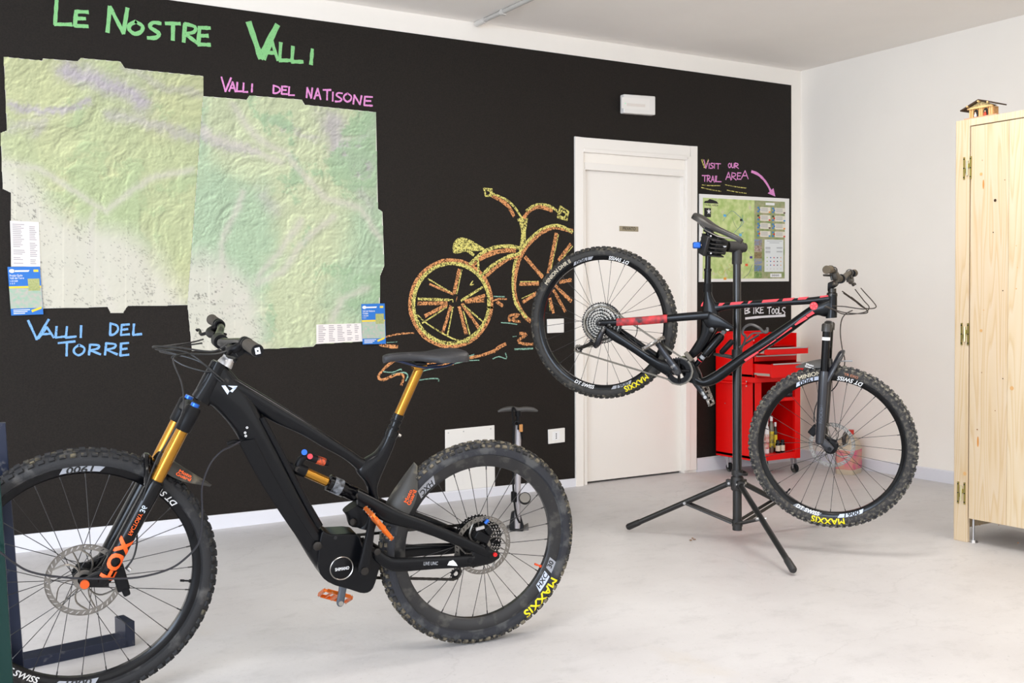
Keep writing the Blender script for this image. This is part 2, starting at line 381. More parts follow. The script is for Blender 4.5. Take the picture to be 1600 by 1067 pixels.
def letters(mb, data, wpx, slope=.09):
    for ch, x0, y0, x1, y1 in data:
        for st in G[ch]:
            ribbon(mb, [(x0+u*(x1-x0), y0+v*(y1-y0)+(u-.5)*(x1-x0)*slope) for u, v in st], wpx)
C_green = chalk_mat('chalk_green', (138, 200, 134), .62); C_pink = chalk_mat('chalk_pink', (226, 148, 206), .60); C_blue = chalk_mat('chalk_blue', (128, 176, 226), .60)
C_yel = chalk_mat('chalk_yellow', (226, 216, 124), .48, scale=150, base=(60, 56, 40)); C_or = chalk_mat('chalk_orange', (226, 158, 104), .48, scale=150, base=(72, 50, 36)); C_wht = chalk_mat('chalk_white', (232, 232, 236), .7)
C_mint = chalk_mat('chalk_mint', (150, 196, 176), .5)
def chalk(name, label, data, w, m, slope=.09, extra=None):
    mb = MB(); letters(mb, data, w, slope)
    for pts, ww in (extra or []): ribbon(mb, pts, ww)
    return tag(mb.build(name, m, wall_back, smooth=False), label)
chalk('chalk_lettering', 'green chalk heading reading LE NOSTRE VALLI', [('L', 86, 2, 111, 39), ('E', 117, 18, 137, 41), ('N', 168, 12, 199, 51), ('O', 201, 34, 223, 53), ('S', 231, 35, 251, 60), ('T', 259, 36, 281, 62), ('R', 287, 38, 308, 66), ('E', 310, 43, 328, 70)], 6, C_green)
mbv = MB(); letters(mbv, [('A', 413, 64, 434, 93), ('L', 437, 68, 454, 95), ('L', 456, 74, 473, 97), ('I', 482, 77, 492, 100)], 5.6); letters(mbv, [('V', 389, 38, 433, 90)], 9.5)
tag(mbv.build('chalk_lettering', C_green, wall_back, smooth=False), 'green chalk word VALLI of the heading')
chalk('chalk_lettering', 'pink chalk words VALLI DEL NATISONE', [('V', 346, 121, 361, 143), ('A', 358, 128, 368, 143), ('L', 370, 129, 378, 143), ('L', 380, 130, 387, 144), ('I', 392, 131, 395.5, 144), ('D', 427, 134, 438, 146), ('E', 440, 135, 449, 147), ('L', 451, 136, 460, 149), ('N', 479, 137, 488, 153), ('A', 491, 138, 501, 155), ('T', 505, 140, 517, 156), ('I', 519, 144, 521, 158), ('S', 524, 145, 535, 159), ('O', 537, 146, 549, 159), ('N', 552, 149, 565, 163), ('E', 569, 151, 582, 165)], 2.8, C_pink)
chalk('chalk_lettering', 'blue chalk words VALLI DEL TORRE', [('V', 44, 500, 76, 530), ('A', 60, 511, 84, 528), ('L', 87, 510, 101, 527), ('L', 103, 510, 119, 527), ('I', 125, 509, 128, 527), ('D', 172, 505, 185, 523), ('E', 189, 507, 202, 523), ('L', 208, 506, 221, 523), ('T', 91, 534, 117, 556), ('O', 115, 539, 132, 555), ('R', 139, 538, 157, 554), ('R', 164, 536, 183, 554), ('E', 188, 536, 201, 555)], 3.4, C_blue, slope=-.05)
chalk('chalk_lettering', 'pink chalk words VISIT OUR TRAIL AREA', [('V', 1100, 250, 1107, 263), ('I', 1107, 255, 1109, 263), ('S', 1109.5, 255, 1115, 263), ('I', 1115.5, 255, 1117, 263), ('T', 1118, 255.5, 1126, 264), ('O', 1138, 255, 1142, 262), ('U', 1143, 255, 1147, 262), ('R', 1148, 255, 1154, 263),
  ('T', 1097, 274, 1105, 283.5), ('R', 1105, 274, 1110, 284), ('A', 1111, 275, 1116, 284.5), ('I', 1117, 275, 1118.5, 284), ('L', 1119, 275, 1127, 284), ('A', 1134, 269, 1142, 281), ('R', 1143, 270, 1150.5, 281), ('E', 1152, 270, 1158, 280), ('A', 1158.5, 266.5, 1169, 279)], 1.7, C_pink)
mbt = MB()
for a, b in (((1097, 289), (1125, 290)), ((1096, 293), (1127, 299)), ((1133, 288.5), (1166, 294)), ((1136, 297), (1166, 302))): ribbon(mbt, [a, ((a[0]+b[0])/2, (a[1]+b[1])/2+.5), b], 1.3)
ribbon(mbt, [(1096, 249), (1100.5, 262)], 1.6); ribbon(mbt, [(1098, 249), (1101.5, 262)], 1.2); ribbon(mbt, [(1107, 249), (1103, 258)], 1.2)
tag(mbt.build('chalk_underline', C_yel, wall_back, smooth=False), 'yellow chalk underlines below TRAIL AREA')
mbt = MB(); ribbon(mbt, [(1174.7, 268), (1184, 272), (1193, 280), (1200, 290), (1205, 300)], 4.2)
mbt.add([wl(x, y, .0023) for x, y in [(1199.5, 302), (1211.5, 307), (1208.5, 294)]], [(0, 1, 2)])
tag(mbt.build('chalk_arrow', C_pink, wall_back, smooth=False), 'pink chalk arrow pointing down to the trail poster')
chalk('chalk_lettering', 'white underlined chalk words BIKE TOOLS', [('B', 1164, 480.5, 1172.5, 490), ('I', 1177, 481, 1178.5, 490), ('K', 1181, 480, 1187, 489.5), ('E', 1188, 479.5, 1193, 489), ('T', 1199, 480, 1205, 490.5), ('O', 1206, 482, 1210, 490), ('O', 1211.5, 482, 1216, 490), ('L', 1216.8, 480, 1221, 490), ('S', 1221.5, 480.5, 1227, 492)], 1.8, C_wht, slope=-.05, extra=[([(1165, 497.5), (1190, 495), (1226.5, 493)], 3.6)])

# chalk drawing of a bicycle
def ell(cx, cy, rx, ry, a0, a1, n=26, rot=0.0):
    o = []
    for i in range(n+1):
        a = math.radians(a0+(a1-a0)*i/n); x, y = rx*math.cos(a), ry*math.sin(a)
        o.append((cx+x*math.cos(rot)-y*math.sin(rot), cy+x*math.sin(rot)+y*math.cos(rot)))
    return o
Z = lambda x, y: (560+x/3.047, 270+y/3.047)
yo, oo, mo = MB(), MB(), MB()
ribbon(oo, ell(704.5, 474, 63.5, 67, 0, 360, 40, .1), 7.0, .0021, 1); ribbon(yo, ell(705, 474, 59, 62.5, 0, 360, 40, .1), 5.8, .0023, 1)
def zz(mb, pts, w, off=.0023): ribbon(mb, [Z(*p) for p in pts], w*(1.3 if w > 1.7 else 1.1), off)
for p in ([(455, 575), (480, 460)], [(340, 530), (450, 578)], [(285, 622), (420, 620)], [(320, 680), (420, 628)], [(400, 765), (440, 635)], [(480, 640), (512, 765)], [(495, 625), (578, 745)], [(510, 612), (600, 585)], [(520, 612), (595, 608)]): zz(oo, p, 4.2 if p[0][0] != 340 else 2.6)
for p in ([(468, 575), (492, 462)], [(332, 505), (445, 572)], [(285, 600), (430, 605)], [(305, 715), (420, 640)], [(425, 770), (450, 640)], [(500, 660), (535, 785)], [(500, 630), (600, 715)], [(490, 608), (590, 545)], [(280, 675), (330, 720), (450, 790), (530, 805)]): zz(yo, p, 3.0 if p[0][0] in (490, 285) else 1.8, .0025)
zz(yo, [(435, 605), (448, 603), (450, 615)], 1.2); zz(oo, [(470, 590), (465, 612)], 1.0)
# front wheel, cut off by the door frame
ribbon(oo, [Z(*p) for p in [(1015, 278), (940, 258), (870, 285), (800, 350), (760, 430), (742, 530), (752, 610), (790, 680), (818, 705)]], 7, .0021)
ribbon(yo, [Z(*p) for p in [(1018, 282), (950, 250), (870, 270), (790, 345), (745, 430), (735, 530), (748, 620), (800, 690)]], 4.6, .0024)
for p in ([(905, 475), (942, 290)], [(955, 415), (1010, 340)], [(875, 495), (795, 402)], [(770, 530), (855, 527)], [(785, 615), (845, 575)], [(940, 540), (1012, 610)], [(930, 560), (985, 660)], [(912, 600), (928, 665)], [(960, 520), (1012, 510)]): zz(oo, p, 4.4)
for p in ([(915, 470), (952, 295)], [(970, 410), (1020, 350)], [(880, 488), (800, 405)], [(770, 518), (858, 517)], [(778, 598), (845, 568)], [(908, 600), (912, 655)], [(950, 545), (1000, 600)]): zz(yo, p, 1.4, .0025)
# frame, saddle and handlebar
zz(oo, [(540, 438), (600, 395), (680, 372), (745, 368)], 6); zz(yo, [(532, 435), (590, 380), (660, 352), (730, 350), (780, 362)], 4)
zz(oo, [(600, 498), (650, 455), (710, 412), (775, 392)], 4); zz(yo, [(575, 500), (640, 440), (710, 400), (770, 385)], 4); zz(yo, [(565, 400), (572, 450), (568, 478)], 3)
zz(yo, [(520, 370), (548, 390)], 4); zz(yo, [(545, 515), (532, 535), (548, 530)], 1.5)
sd = cr([(450, 375), (455, 330), (485, 308), (530, 318), (575, 345), (600, 362), (570, 372), (520, 372), (470, 384)], 3, True)
yo.add([wl(*Z(*p), .0024) for p in sd], [tuple(range(len(sd)))])
zz(yo, [(780, 345), (785, 290), (778, 225)], 6.5); zz(yo, [(760, 225), (780, 215), (803, 222)], 3); zz(yo, [(800, 225), (792, 290), (795, 345)], 3)
zz(oo, [(740, 205), (715, 160), (680, 132), (635, 108)], 4.5); zz(yo, [(775, 212), (745, 165), (700, 125), (640, 100)], 2.6)
zz(oo, [(790, 212), (815, 180), (860, 160), (920, 180)], 4.8); zz(yo, [(800, 180), (850, 150), (910, 158), (950, 185)], 3)
for q in ([(600, 75), (636, 78), (636, 108), (606, 110), (598, 75)], [(962, 160), (1000, 185), (992, 225), (948, 212), (962, 160)], [(970, 178), (990, 195), (980, 215), (955, 205), (970, 178)], [(612, 82), (630, 86), (628, 102)]):
    for a, b in zip(q, q[1:]): zz(yo, [a, b], 2.2)
# ground scribbles
for p, w_ in (([(110, 790), (150, 775), (210, 765), (265, 763)], 2), ([(105, 815), (140, 825), (185, 828)], 4.5), ([(205, 1010), (215, 965), (180, 960), (120, 985), (95, 970), (130, 925), (190, 885), (250, 880)], 3.2), ([(310, 915), (380, 910), (450, 908)], 4.2), ([(510, 885), (580, 870), (640, 850), (690, 820)], 3.6), ([(645, 850), (670, 830), (700, 815)], 4.5), ([(640, 610), (670, 600), (705, 602)], 2), ([(660, 615), (685, 632)], 4), ([(720, 705), (720, 680), (765, 675), (730, 700), (770, 708)], 3), ([(770, 765), (800, 770), (760, 800), (790, 815), (830, 815)], 3.6)): zz(oo, p, w_)
for p, w_ in (([(135, 808), (185, 805)], .8), ([(115, 945), (160, 950), (200, 935), (205, 940)], 1.6), ([(160, 962), (215, 950), (235, 965), (225, 990)], 1.8), ([(300, 945), (360, 930)], 1.6), ([(285, 988), (340, 980), (378, 980), (382, 992)], 1.6), ([(450, 910), (520, 895), (575, 892)], 1.5), ([(510, 880), (550, 865)], 1.8), ([(640, 885), (670, 875), (705, 885), (700, 858)], 1.6), ([(680, 713), (720, 716), (755, 722)], 1.5), ([(645, 588), (695, 590)], 1.6), ([(745, 840), (800, 838), (830, 836)], 2), ([(735, 780), (752, 778)], 1)): zz(mo, p, w_)
tag(oo.build('chalk_drawing', C_or, wall_back, smooth=False), 'orange chalk strokes of the bicycle drawing'); tag(yo.build('chalk_drawing', C_yel, wall_back, smooth=False), 'yellow chalk strokes of the bicycle drawing')
tag(mo.build('chalk_drawing', C_mint, wall_back, smooth=False), 'pale green chalk scribbles below the drawn bicycle')

# ------------------------------------------------------------------ big relief maps
def fnoise(h, w_, beta, seed):
    rs = np.random.RandomState(seed); n = rs.randn(h, w_); f = np.fft.fft2(n)
    ky = np.fft.fftfreq(h)[:, None]; kx = np.fft.fftfreq(w_)[None, :]; k = np.sqrt(kx*kx+ky*ky); k[0, 0] = 1
    r = np.real(np.fft.ifft2(f/k**beta)); r -= r.mean(); return r/r.std()
def inpoly(X, Y, poly):
    c = np.zeros(X.shape, bool); n = len(poly)
    for i in range(n):
        x1, y1 = poly[i]; x2, y2 = poly[(i+1) % n]
        if y1 == y2: continue
        t = ((y1 > Y) != (y2 > Y)) & (X < (x2-x1)*(Y-y1)/(y2-y1)+x1); c ^= t
    return c
def pdist(X, Y, pl):
    d = np.full(X.shape, 1e9)
    for (x1, y1), (x2, y2) in zip(pl, pl[1:]):
        dx, dy = x2-x1, y2-y1; t = np.clip(((X-x1)*dx+(Y-y1)*dy)/(dx*dx+dy*dy), 0, 1)
        d = np.minimum(d, np.hypot(X-x1-t*dx, Y-y1-t*dy))
    return d
def smooth(a, b, x): t = np.clip((x-a)/(b-a), 0, 1); return t*t*(3-2*t)
def mapcolor(X, Y, which, seed):
    H_, W_ = X.shape; st = 1.6
    h = fnoise(H_, W_, 1.3, seed); h2 = fnoise(H_, W_, 1.2, seed+3); big = fnoise(H_, W_, 2.2, seed+5)
    rid = -np.abs(fnoise(H_, W_, 1.38, seed+9))*1.3
    hh = h*.5+rid*1.5+h2*.03
    yy, xx = np.mgrid[0:H_, 0:W_]; wx = fnoise(H_, W_, 1.9, seed+40)*9; wy = fnoise(H_, W_, 1.9, seed+41)*9
    hh = hh[np.clip(yy+wy, 0, H_-1).astype(int), np.clip(xx+wx, 0, W_-1).astype(int)]
    patch = fnoise(H_, W_, 1.5, seed+50)+hh*.25
    gy, gx = np.gradient(hh); sh = (gx*.8+gy*.75); sh = sh/np.std(sh)
    plain = smooth(-30, 34, (Y-(268+(X-20)*.66))/1.1 + big*12) if which == 'l' else smooth(-12, 40, (150-np.hypot(X-300, Y-560))*.9+big*12)
    val = np.zeros_like(X)
    V = {'l': [[(0, 255), (60, 262), (120, 300), (170, 330), (230, 280), (300, 265)], [(150, 330), (140, 400), (175, 480)]], 
         'r': [[(365, 165), (380, 190), (410, 220), (450, 245), (475, 275), (510, 310), (560, 325), (592, 370)], [(294, 190), (340, 215), (400, 235), (440, 255)], [(400, 445), (440, 425), (470, 380), (520, 340)], [(400, 440), (425, 405), (470, 345)], [(520, 500), (535, 465), (570, 450)], [(330, 470), (350, 440), (345, 380), (380, 300)], [(294, 540), (330, 500), (385, 465)]]}[which]
    for pl in V: val = np.maximum(val, np.exp(-(pdist(X+h*2, Y+h2*1.2, pl)/6.0)**2))
    G1 = np.array([188, 192, 146.]); G2 = np.array([176, 188, 144.]); G3 = np.array([168, 190, 158.]); lil = np.array([180, 172, 176.]); pln = np.array([212, 207, 194.])
    m = smooth(-.8, .8, big)[..., None]
    c = (G1*(1-m*.5)+G2*m*.5) if which == 'l' else (np.array([192, 200, 162.])*(1-m)+G3*m)
    if which == 'l':
        R_ = [([(95, 105), (140, 122), (185, 140), (225, 165)], 16, 1.0), ([(10, 165), (60, 172), (110, 172), (140, 160)], 7, .9), ([(10, 200), (60, 190), (50, 205)], 9, .5), ([(170, 185), (230, 195), (290, 210), (317, 215)], 10, .6), ([(200, 110), (250, 135), (300, 145)], 8, .45)]
    else:
        R_ = [([(510, 190), (525, 225), (560, 245), (575, 265)], 16, .8), ([(317, 205), (360, 225), (400, 235)], 9, .7), ([(420, 185), (490, 215)], 5, .5), ([(560, 300), (575, 320)], 9, .4), ([(415, 300), (430, 325)], 12, .4)]
    for pl, wd_, am in R_:
        g = (np.exp(-(pdist(X+h*5, Y+h2*4, pl)/wd_)**2)*am)[..., None]; c = c*(1-g)+lil*g
    pm = (smooth(.1, .9, patch)*(.45 if which == 'l' else .8))[..., None]; c = c*(1-pm)+np.array([164, 186, 140.] if which == 'l' else [156, 184, 146.])*pm
    g = (val*.65)[..., None]; c = c*(1-g)+np.array([206, 200, 188.])*g
    p_ = (plain*.9)[..., None]; c = c*(1-p_)+pln*p_
    relief = (1-plain)*(1-val*.6)
    c = c*(1+(np.clip(sh, -3, 3)*(relief*.052+.006))[..., None])
    # roads and village specks
    rd = np.abs(fnoise(H_, W_, 1.6, seed+20)); rd2 = np.abs(fnoise(H_, W_, 1.3, seed+24))
    roads = ((rd < .03)*.34+(rd2 < .03)*.30)*(.35+.8*plain); town = (fnoise(H_, W_, .8, seed+30) > 1.75)*(plain*.5+.03)
    c = c*(1-(np.clip(roads+town, 0, .6))[..., None]*.55)
    fx = [24, 62, 100, 150, 198, 240, 283] if which == 'l' else [328, 369, 410, 450, 489, 526, 562]
    for i, x in enumerate(fx):
        k = np.exp(-((X+(Y-300)*.01-x)/.9)**2); c = c*(1+(.05*k)[..., None]); c = c*(1+(.02*(np.mod(i, 2)-.5)*((X > x))[..., None]))
    for y in ([] if which == 'l' else [288, 352, 415, 478]):
        k = np.exp(-((Y-y-(X-450)*.03)/.9)**2); c = c*(1-(.05*k)[..., None])
    c = np.clip(c*.955, 0, 250)/255.; return np.where(c <= .04045, c/12.92, ((c+.055)/1.055)**2.4)
def map_sheet(name, label, poly, which, seed, off):
    xs = np.arange(min(p[0] for p in poly), max(p[0] for p in poly)+1.6, 1.6); ys = np.arange(min(p[1] for p in poly), max(p[1] for p in poly)+1.6, 1.6)
    X, Y = np.meshgrid(xs, ys); colr = mapcolor(X, Y, which, seed); ins = inpoly(X, Y, poly)
    # snap border by keeping quads whose centre is inside
    Xc = (X[:-1, :-1]+X[1:, 1:])/2; Yc = (Y[:-1, :-1]+Y[1:, 1:])/2; keep = inpoly(Xc, Yc, poly)
    idx = np.arange(X.size).reshape(X.shape); q = np.stack([idx[:-1, :-1], idx[1:, :-1], idx[1:, 1:], idx[:-1, 1:]], -1)[keep]
    used = np.unique(q); rem = np.full(X.size, -1); rem[used] = np.arange(len(used)); q = rem[q]
    fw, rt_, up_ = np.array(FWD), np.array(RT), np.array(UPV)
    D = fw+rt_*((X.ravel()[used, None]-800)/FPX)-up_*((Y.ravel()[used, None]-533.5)/FPX); t = (-off-CAM.y)/D[:, 1]
    P = np.array(CAM)+D*t[:, None]
    P[:, 1] -= .0012*np.abs(np.sin((X.ravel()[used])*math.pi/40.0))   # the sheet's folds
    me = bpy.data.meshes.new(name); me.vertices.add(len(P)); me.vertices.foreach_set('co', P.astype(np.float32).ravel())
    me.loops.add(q.size); me.loops.foreach_set('vertex_index', q.ravel().astype(np.int32)); me.polygons.add(len(q)); me.polygons.foreach_set('loop_start', np.arange(0, q.size, 4, dtype=np.int32))
    me.update(calc_edges=True); a = me.color_attributes.new('print', 'FLOAT_COLOR', 'POINT')
    cc = np.ones((len(P), 4), np.float32); cc[:, :3] = colr.reshape(-1, 3)[used]; a.data.foreach_set('color', cc.ravel())
    me.materials.append(MC.setdefault('map_print', vcol_mat('map_print', .5)))
    pr = bpy.data.objects.new('map_print', me)
    back = MB().prism([wl(x, y, .0045) for x, y in poly], (0, -(off-.0055), 0)).build(name, mat('map_paper', (236, 234, 222), .7), None, smooth=False)
    COL.objects.link(pr); pr.parent = back
    return tag(back, label, 'map')
PL = [(6, 89), (66, 95), (67, 91.5), (121, 96), (126, 91), (188, 96.5), (195, 107), (317, 119), (317.5, 152), (293, 476.5), (199, 478), (192, 488.5), (173, 488.5), (168, 479.5), (17, 483), (17, 301), (4.5, 295), (1, 208), (11, 204)]
PR = [(317.5, 150.5), (385, 156), (390, 149.5), (471, 156), (476, 164), (587, 175.5), (590, 326), (597, 331), (600, 415), (593.5, 431), (592, 532), (493, 537.5), (489, 541.5), (414, 545), (300, 548), (293, 476)]
map_sheet('relief_map', 'large left wall map with yellow-green hills and pale plain', PL, 'l', 11, .0075)
map_sheet('relief_map', 'large right wall map with green valleys beside the chalk bicycle', PR, 'r', 42, .0095)
M_paper = mat('legend_paper', (232, 224, 220), .7); M_ink = mat('legend_ink', (176, 168, 170), .7)
def legend(label, quad, cols, rows, off=.0105):
    a, b, c, d = [Vector((x, y, 0)) for x, y in quad]
    def P(u, v, o):
        q = (a*(1-u)+b*u)*(1-v)+(d*(1-u)+c*u)*v; return wl(q.x, q.y, o)
    t = tag(MB().prism([P(0, 0, .008), P(1, 0, .008), P(1, 1, .008), P(0, 1, .008)], (0, -(off-.008), 0)).build('legend_sheet', M_paper, None, smooth=False), label, 'paper')
    m = MB()
    for (u0, u1) in cols:
        for r in range(rows):
            v = .06+.9*r/rows
            if random.random() < .9:
                e = u0+(u1-u0)*random.uniform(.55, 1); m.add([P(u0, v, off+.0003), P(e, v, off+.0003), P(e, v+.45/rows, off+.0003), P(u0, v+.45/rows, off+.0003)], [(0, 1, 2, 3)])
    tag(m.build('printed_lines', M_ink, t, smooth=False), kind='stuff')
legend('tall white legend sheet above the left blue leaflet', [(15.5, 345), (60.5, 347), (63, 417), (18, 416)], [(.08, .5), (.66, .92)], 22, .0115)
legend('wide white legend sheet left of the right blue leaflet', [(494, 507), (564, 505), (566, 533), (494, 537)], [(.05, .22), (.28, .42), (.47, .63), (.68, .8), (.85, .95)], 9, .0115)
M_lblue = mat('leaflet_blue', (22, 110, 196), .4); M_lgreen = mat('leaflet_map', (150, 184, 160), .5, rgb2=(186, 176, 168), vscale=60); M_lyel = mat('leaflet_yellow', (236, 204, 60), .5); M_lmap = mat('leaflet_inset', (176, 178, 120), .5, rgb2=(150, 160, 96), vscale=160)
def leaflet(label, quad, l1, l2):
    a, b, c, d = [Vector((x, y, 0)) for x, y in quad]
    def P(u, v, o=.0):
        q = (a*(1-u)+b*u)*(1-v)+(d*(1-u)+c*u)*v; return wl(q.x, q.y, o)
    def Q(u0, v0, u1, v1, o0, o1): return MB().prism([P(u0, v0, o0), P(u1, v0, o0), P(u1, v1, o0), P(u0, v1, o0)], (0, -(o1-o0), 0))
    t = tag(Q(0, 0, 1, 1, .011, .016).build('map_leaflet', M_lblue, None, smooth=False), label, 'leaflet')
    Q(.0, .45, 1, .86, .016, .0163).build('map_picture', M_lgreen, t, smooth=False); Q(0, .40, 1, .445, .016, .0163).build('yellow_band', M_lyel, t, smooth=False)
    Q(.6, .25, .96, .50, .0163, .0167).build('map_inset', M_lmap, t, smooth=False); Q(.80, .06, .95, .11, .016, .0164).build('yellow_badge', M_lyel, t, smooth=False)
    m = MB(); E = []
    for k in range(18): E.append((.13+.09*math.cos(k*math.pi/9), .085+.04*math.sin(k*math.pi/9)))
    m.add([P(u, v, .0164) for u, v in E], [tuple(range(18))]); m.add([P(.2, .07, .0164), P(.68, .07, .0164), P(.64, .105, .0164), P(.2, .105, .0164)], [(0, 1, 2, 3)])
    for s_, v, hgt in ((l1, .18, .062), (l2, .235, .062), ('1:25.000', .295, .045), ('1-2-3', .345, .04)):
        vs, fs = text_mesh(s_, 1.0, offset=.012); x0 = min(v_.x for v_ in vs); wd_ = max(v_.x for v_ in vs)-x0
        ku = min(.075, .56/wd_); m.add([P(.05+(v_.x-x0)*ku, v-v_.y*hgt, .0165) for v_ in vs], fs)
    m.build('lettering', M_wht, t, smooth=False)
    m2 = MB()
    for k in range(3): m2.add([P(.08, .885+.035*k, .0164), P(.6-.08*k, .885+.035*k, .0164), P(.6-.08*k, .9+.035*k, .0164), P(.08, .9+.035*k, .0164)], [(0, 1, 2, 3)])
    m2.build('printed_lines', M_wht, t, smooth=False)
    m3 = MB(); m3.add([P(.64, .9, .0166), P(.95, .84, .0166), P(.97, .88, .0166), P(.66, .95, .0166)], [(0, 1, 2, 3)]); m3.build('yellow_flash', M_lyel, t, smooth=False)
leaflet('blue map leaflet on the left edge of the maps above VALLI DEL TORRE', [(11.5, 417), (62, 416.5), (67.5, 491), (17.5, 493)], 'Prealpi Giulie', 'Valli del Torre')
leaflet('blue map leaflet at the lower right corner of the maps', [(564.5, 475), (600.5, 474), (602.5, 537), (566.5, 538)], 'Valli del Natisone', 'Cividale')
# ------------------------------------------------------------------ trail poster
def wq(quad):
    a, b, c, d = [Vector((x, y, 0)) for x, y in quad]
    def P(u, v, o=.0):
        q = (a*(1-u)+b*u)*(1-v)+(d*(1-u)+c*u)*v; return wl(q.x, q.y, o)
    def Q(u0, v0, u1, v1, o0, o1): return MB().prism([P(u0, v0, o0), P(u1, v0, o0), P(u1, v1, o0), P(u0, v1, o0)], (0, -(o1-o0), 0))
    return P, Q
PP, PQ = wq([(1092, 303), (1232, 310.5), (1231.5, 439.5), (1091.5, 440.5)])
poster = tag(PQ(0, 0, 1, 1, .003, .010).build('trail_poster', mat('poster_white', (234, 232, 228), .35), None, smooth=False), 'white-bordered trail area poster right of the door behind the bike saddle', 'poster')
PQ(.045, .04, .96, .965, .010, .0104).build('map_print', mat('poster_map', (206, 216, 152), .35, rgb2=(168, 192, 112), vscale=26, wear=(206, 200, 176), wscale=22, wamt=.60), poster, smooth=False)
PQ(.62, .04, .96, .965, .0104, .0106).build('side_band', mat('poster_side', (172, 166, 132), .4, rgb2=(130, 150, 90), vscale=24), poster, smooth=False)
PQ(.65, .075, .86, .11, .0106, .0109).build('heading_plate', M_wht, poster, smooth=False) if False else PQ(.745, .06, .845, .09, .0106, .0109).build('heading_plate', M_wht, poster, smooth=False)
PQ(.06, .155, .135, .26, .0104, .0108).build('star_plate', M_blk, poster, smooth=False)
st = [];
for k in range(10):
    r_ = .026 if k % 2 == 0 else .011; a_ = math.pi/2+k*math.pi/5; st.append(PP(.112+r_*.95*math.cos(a_), .195-r_*1.35*math.sin(a_), .0109))
MB().add(st, [tuple(range(10))]).build('star', M_wht, poster, smooth=False)
hill = [(.055, .10), (.07, .075), (.10, .07), (.12, .05), (.16, .06), (.20, .075), (.22, .10)]
MB().add([PP(u, v, .0108) for u, v in hill], [tuple(range(len(hill)))]).build('hill_emblem', M_blk, poster, smooth=False)
vs, fs = text_mesh('TRAIL AREA', 1.0, offset=.02); wd_ = max(v.x for v in vs)-min(v.x for v in vs)
MB().add([PP(.14+v.x*.155/wd_, .122-v.y*.03, .0108) for v in vs], fs).build('lettering', M_blk, poster, smooth=False)
icol = [(48, 120, 190), (204, 48, 44), (24, 24, 24), (70, 150, 90)]
cards = MB(); ccols = [(232, 150, 60), (210, 60, 40), (90, 60, 50), (60, 140, 200)]
for r_ in range(4):
    for c_ in range(2):
        u0 = .655+c_*.165+.03; v0 = .115+r_*.095+c_*.002
        cd = PQ(u0, v0, u0+.115, v0+.068, .0106, .0109).build('trail_card', mat('card_%d' % 0, (226, 220, 206), .5), poster, smooth=False)
        PQ(u0+.095, v0+.048, u0+.115, v0+.066, .0109, .0111).build('card_badge', mat('badge_%d' % ((r_+c_*2) % 4), ccols[(r_+c_*2) % 4], .5), cd, smooth=False)
        ln = MB()
        for k in range(3): ln.add([PP(u0+.01, v0+.012+k*.016, .0110), PP(u0+.085, v0+.012+k*.016, .0110), PP(u0+.085, v0+.018+k*.016, .0110), PP(u0+.01, v0+.018+k*.016, .0110)], [(0, 1, 2, 3)])
        ln.build('printed_lines', M_grey, cd, smooth=False)
        for k in range(3):
            ux, vy = u0-.018+(k % 2)*.014-.004, v0+.01+k*.022; cc_ = icol[(r_ % 2)*(k % 2)+(2 if (r_ == 1 and k == 0) else 0)]
            MB().add([PP(ux+.010*math.cos(a*math.pi/6), vy+.0125*math.sin(a*math.pi/6), .0109+.0001*k) for a in range(12)], [tuple(range(12))]).build('trail_icon', mat('icon_%d_%d_%d' % cc_, cc_, .5), poster, smooth=False)
pc = [((150, 120, 80), (120, 150, 190)), ((120, 90, 80), (190, 170, 160)), ((110, 96, 60), (150, 130, 90)), ((170, 160, 120), (110, 130, 180)), ((120, 130, 90), (90, 130, 190)), ((90, 130, 60), (150, 170, 110))]
for k in range(6):
    a_, b_ = pc[k]; PQ(.62, .50+k*.077, .705, .50+k*.077+.071, .0106, .0109).build('photo_print', mat('photo_%d' % k, a_, .35, rgb2=b_, vscale=70), poster, smooth=False)
ip = PQ(.735, .50, .945, .885, .0106, .0110).build('info_panel', mat('info_panel', (222, 226, 226), .4), poster, smooth=False)
ln = MB()
for v_, a_, b_ in ((.515, .76, .93), (.535, .79, .90), (.59, .745, .80), (.60, .745, .80), (.61, .745, .80), (.59, .87, .935), (.60, .87, .935), (.635, .745, .80), (.645, .745, .80), (.655, .745, .80), (.635, .87, .935), (.645, .87, .935)):
    ln.add([PP(a_, v_, .0111), PP(b_, v_, .0111), PP(b_, v_+.005, .0111), PP(a_, v_+.005, .0111)], [(0, 1, 2, 3)])
ln.build('printed_lines', M_grey, ip, smooth=False)
for r_ in range(4):
    for c_ in range(5):
        cc_ = [(160, 190, 120), (40, 90, 160), (190, 60, 70), (50, 60, 80), (220, 170, 130)][c_]
        if r_ == 3: cc_ = (206, 206, 200)
        MB().add([PP(.765+c_*.038+.007*math.cos(a*math.pi/4), .715+r_*.045+.008*math.sin(a*math.pi/4), .0112) for a in range(8)], [tuple(range(8))]).build('table_dot', mat('icon_%d_%d_%d' % cc_, cc_, .5), ip, smooth=False)
PQ(.80, .905, .925, .95, .0106, .0109).build('footer_plate', M_wht, poster, smooth=False)
vs, fs = text_mesh('0000', 1.0, offset=.03); wd_ = max(v.x for v in vs)-min(v.x for v in vs)
MB().add([PP(.857+v.x*.08/wd_, .928-v.y*.03, .0110) for v in vs], fs).build('lettering', M_blk, poster, smooth=False)
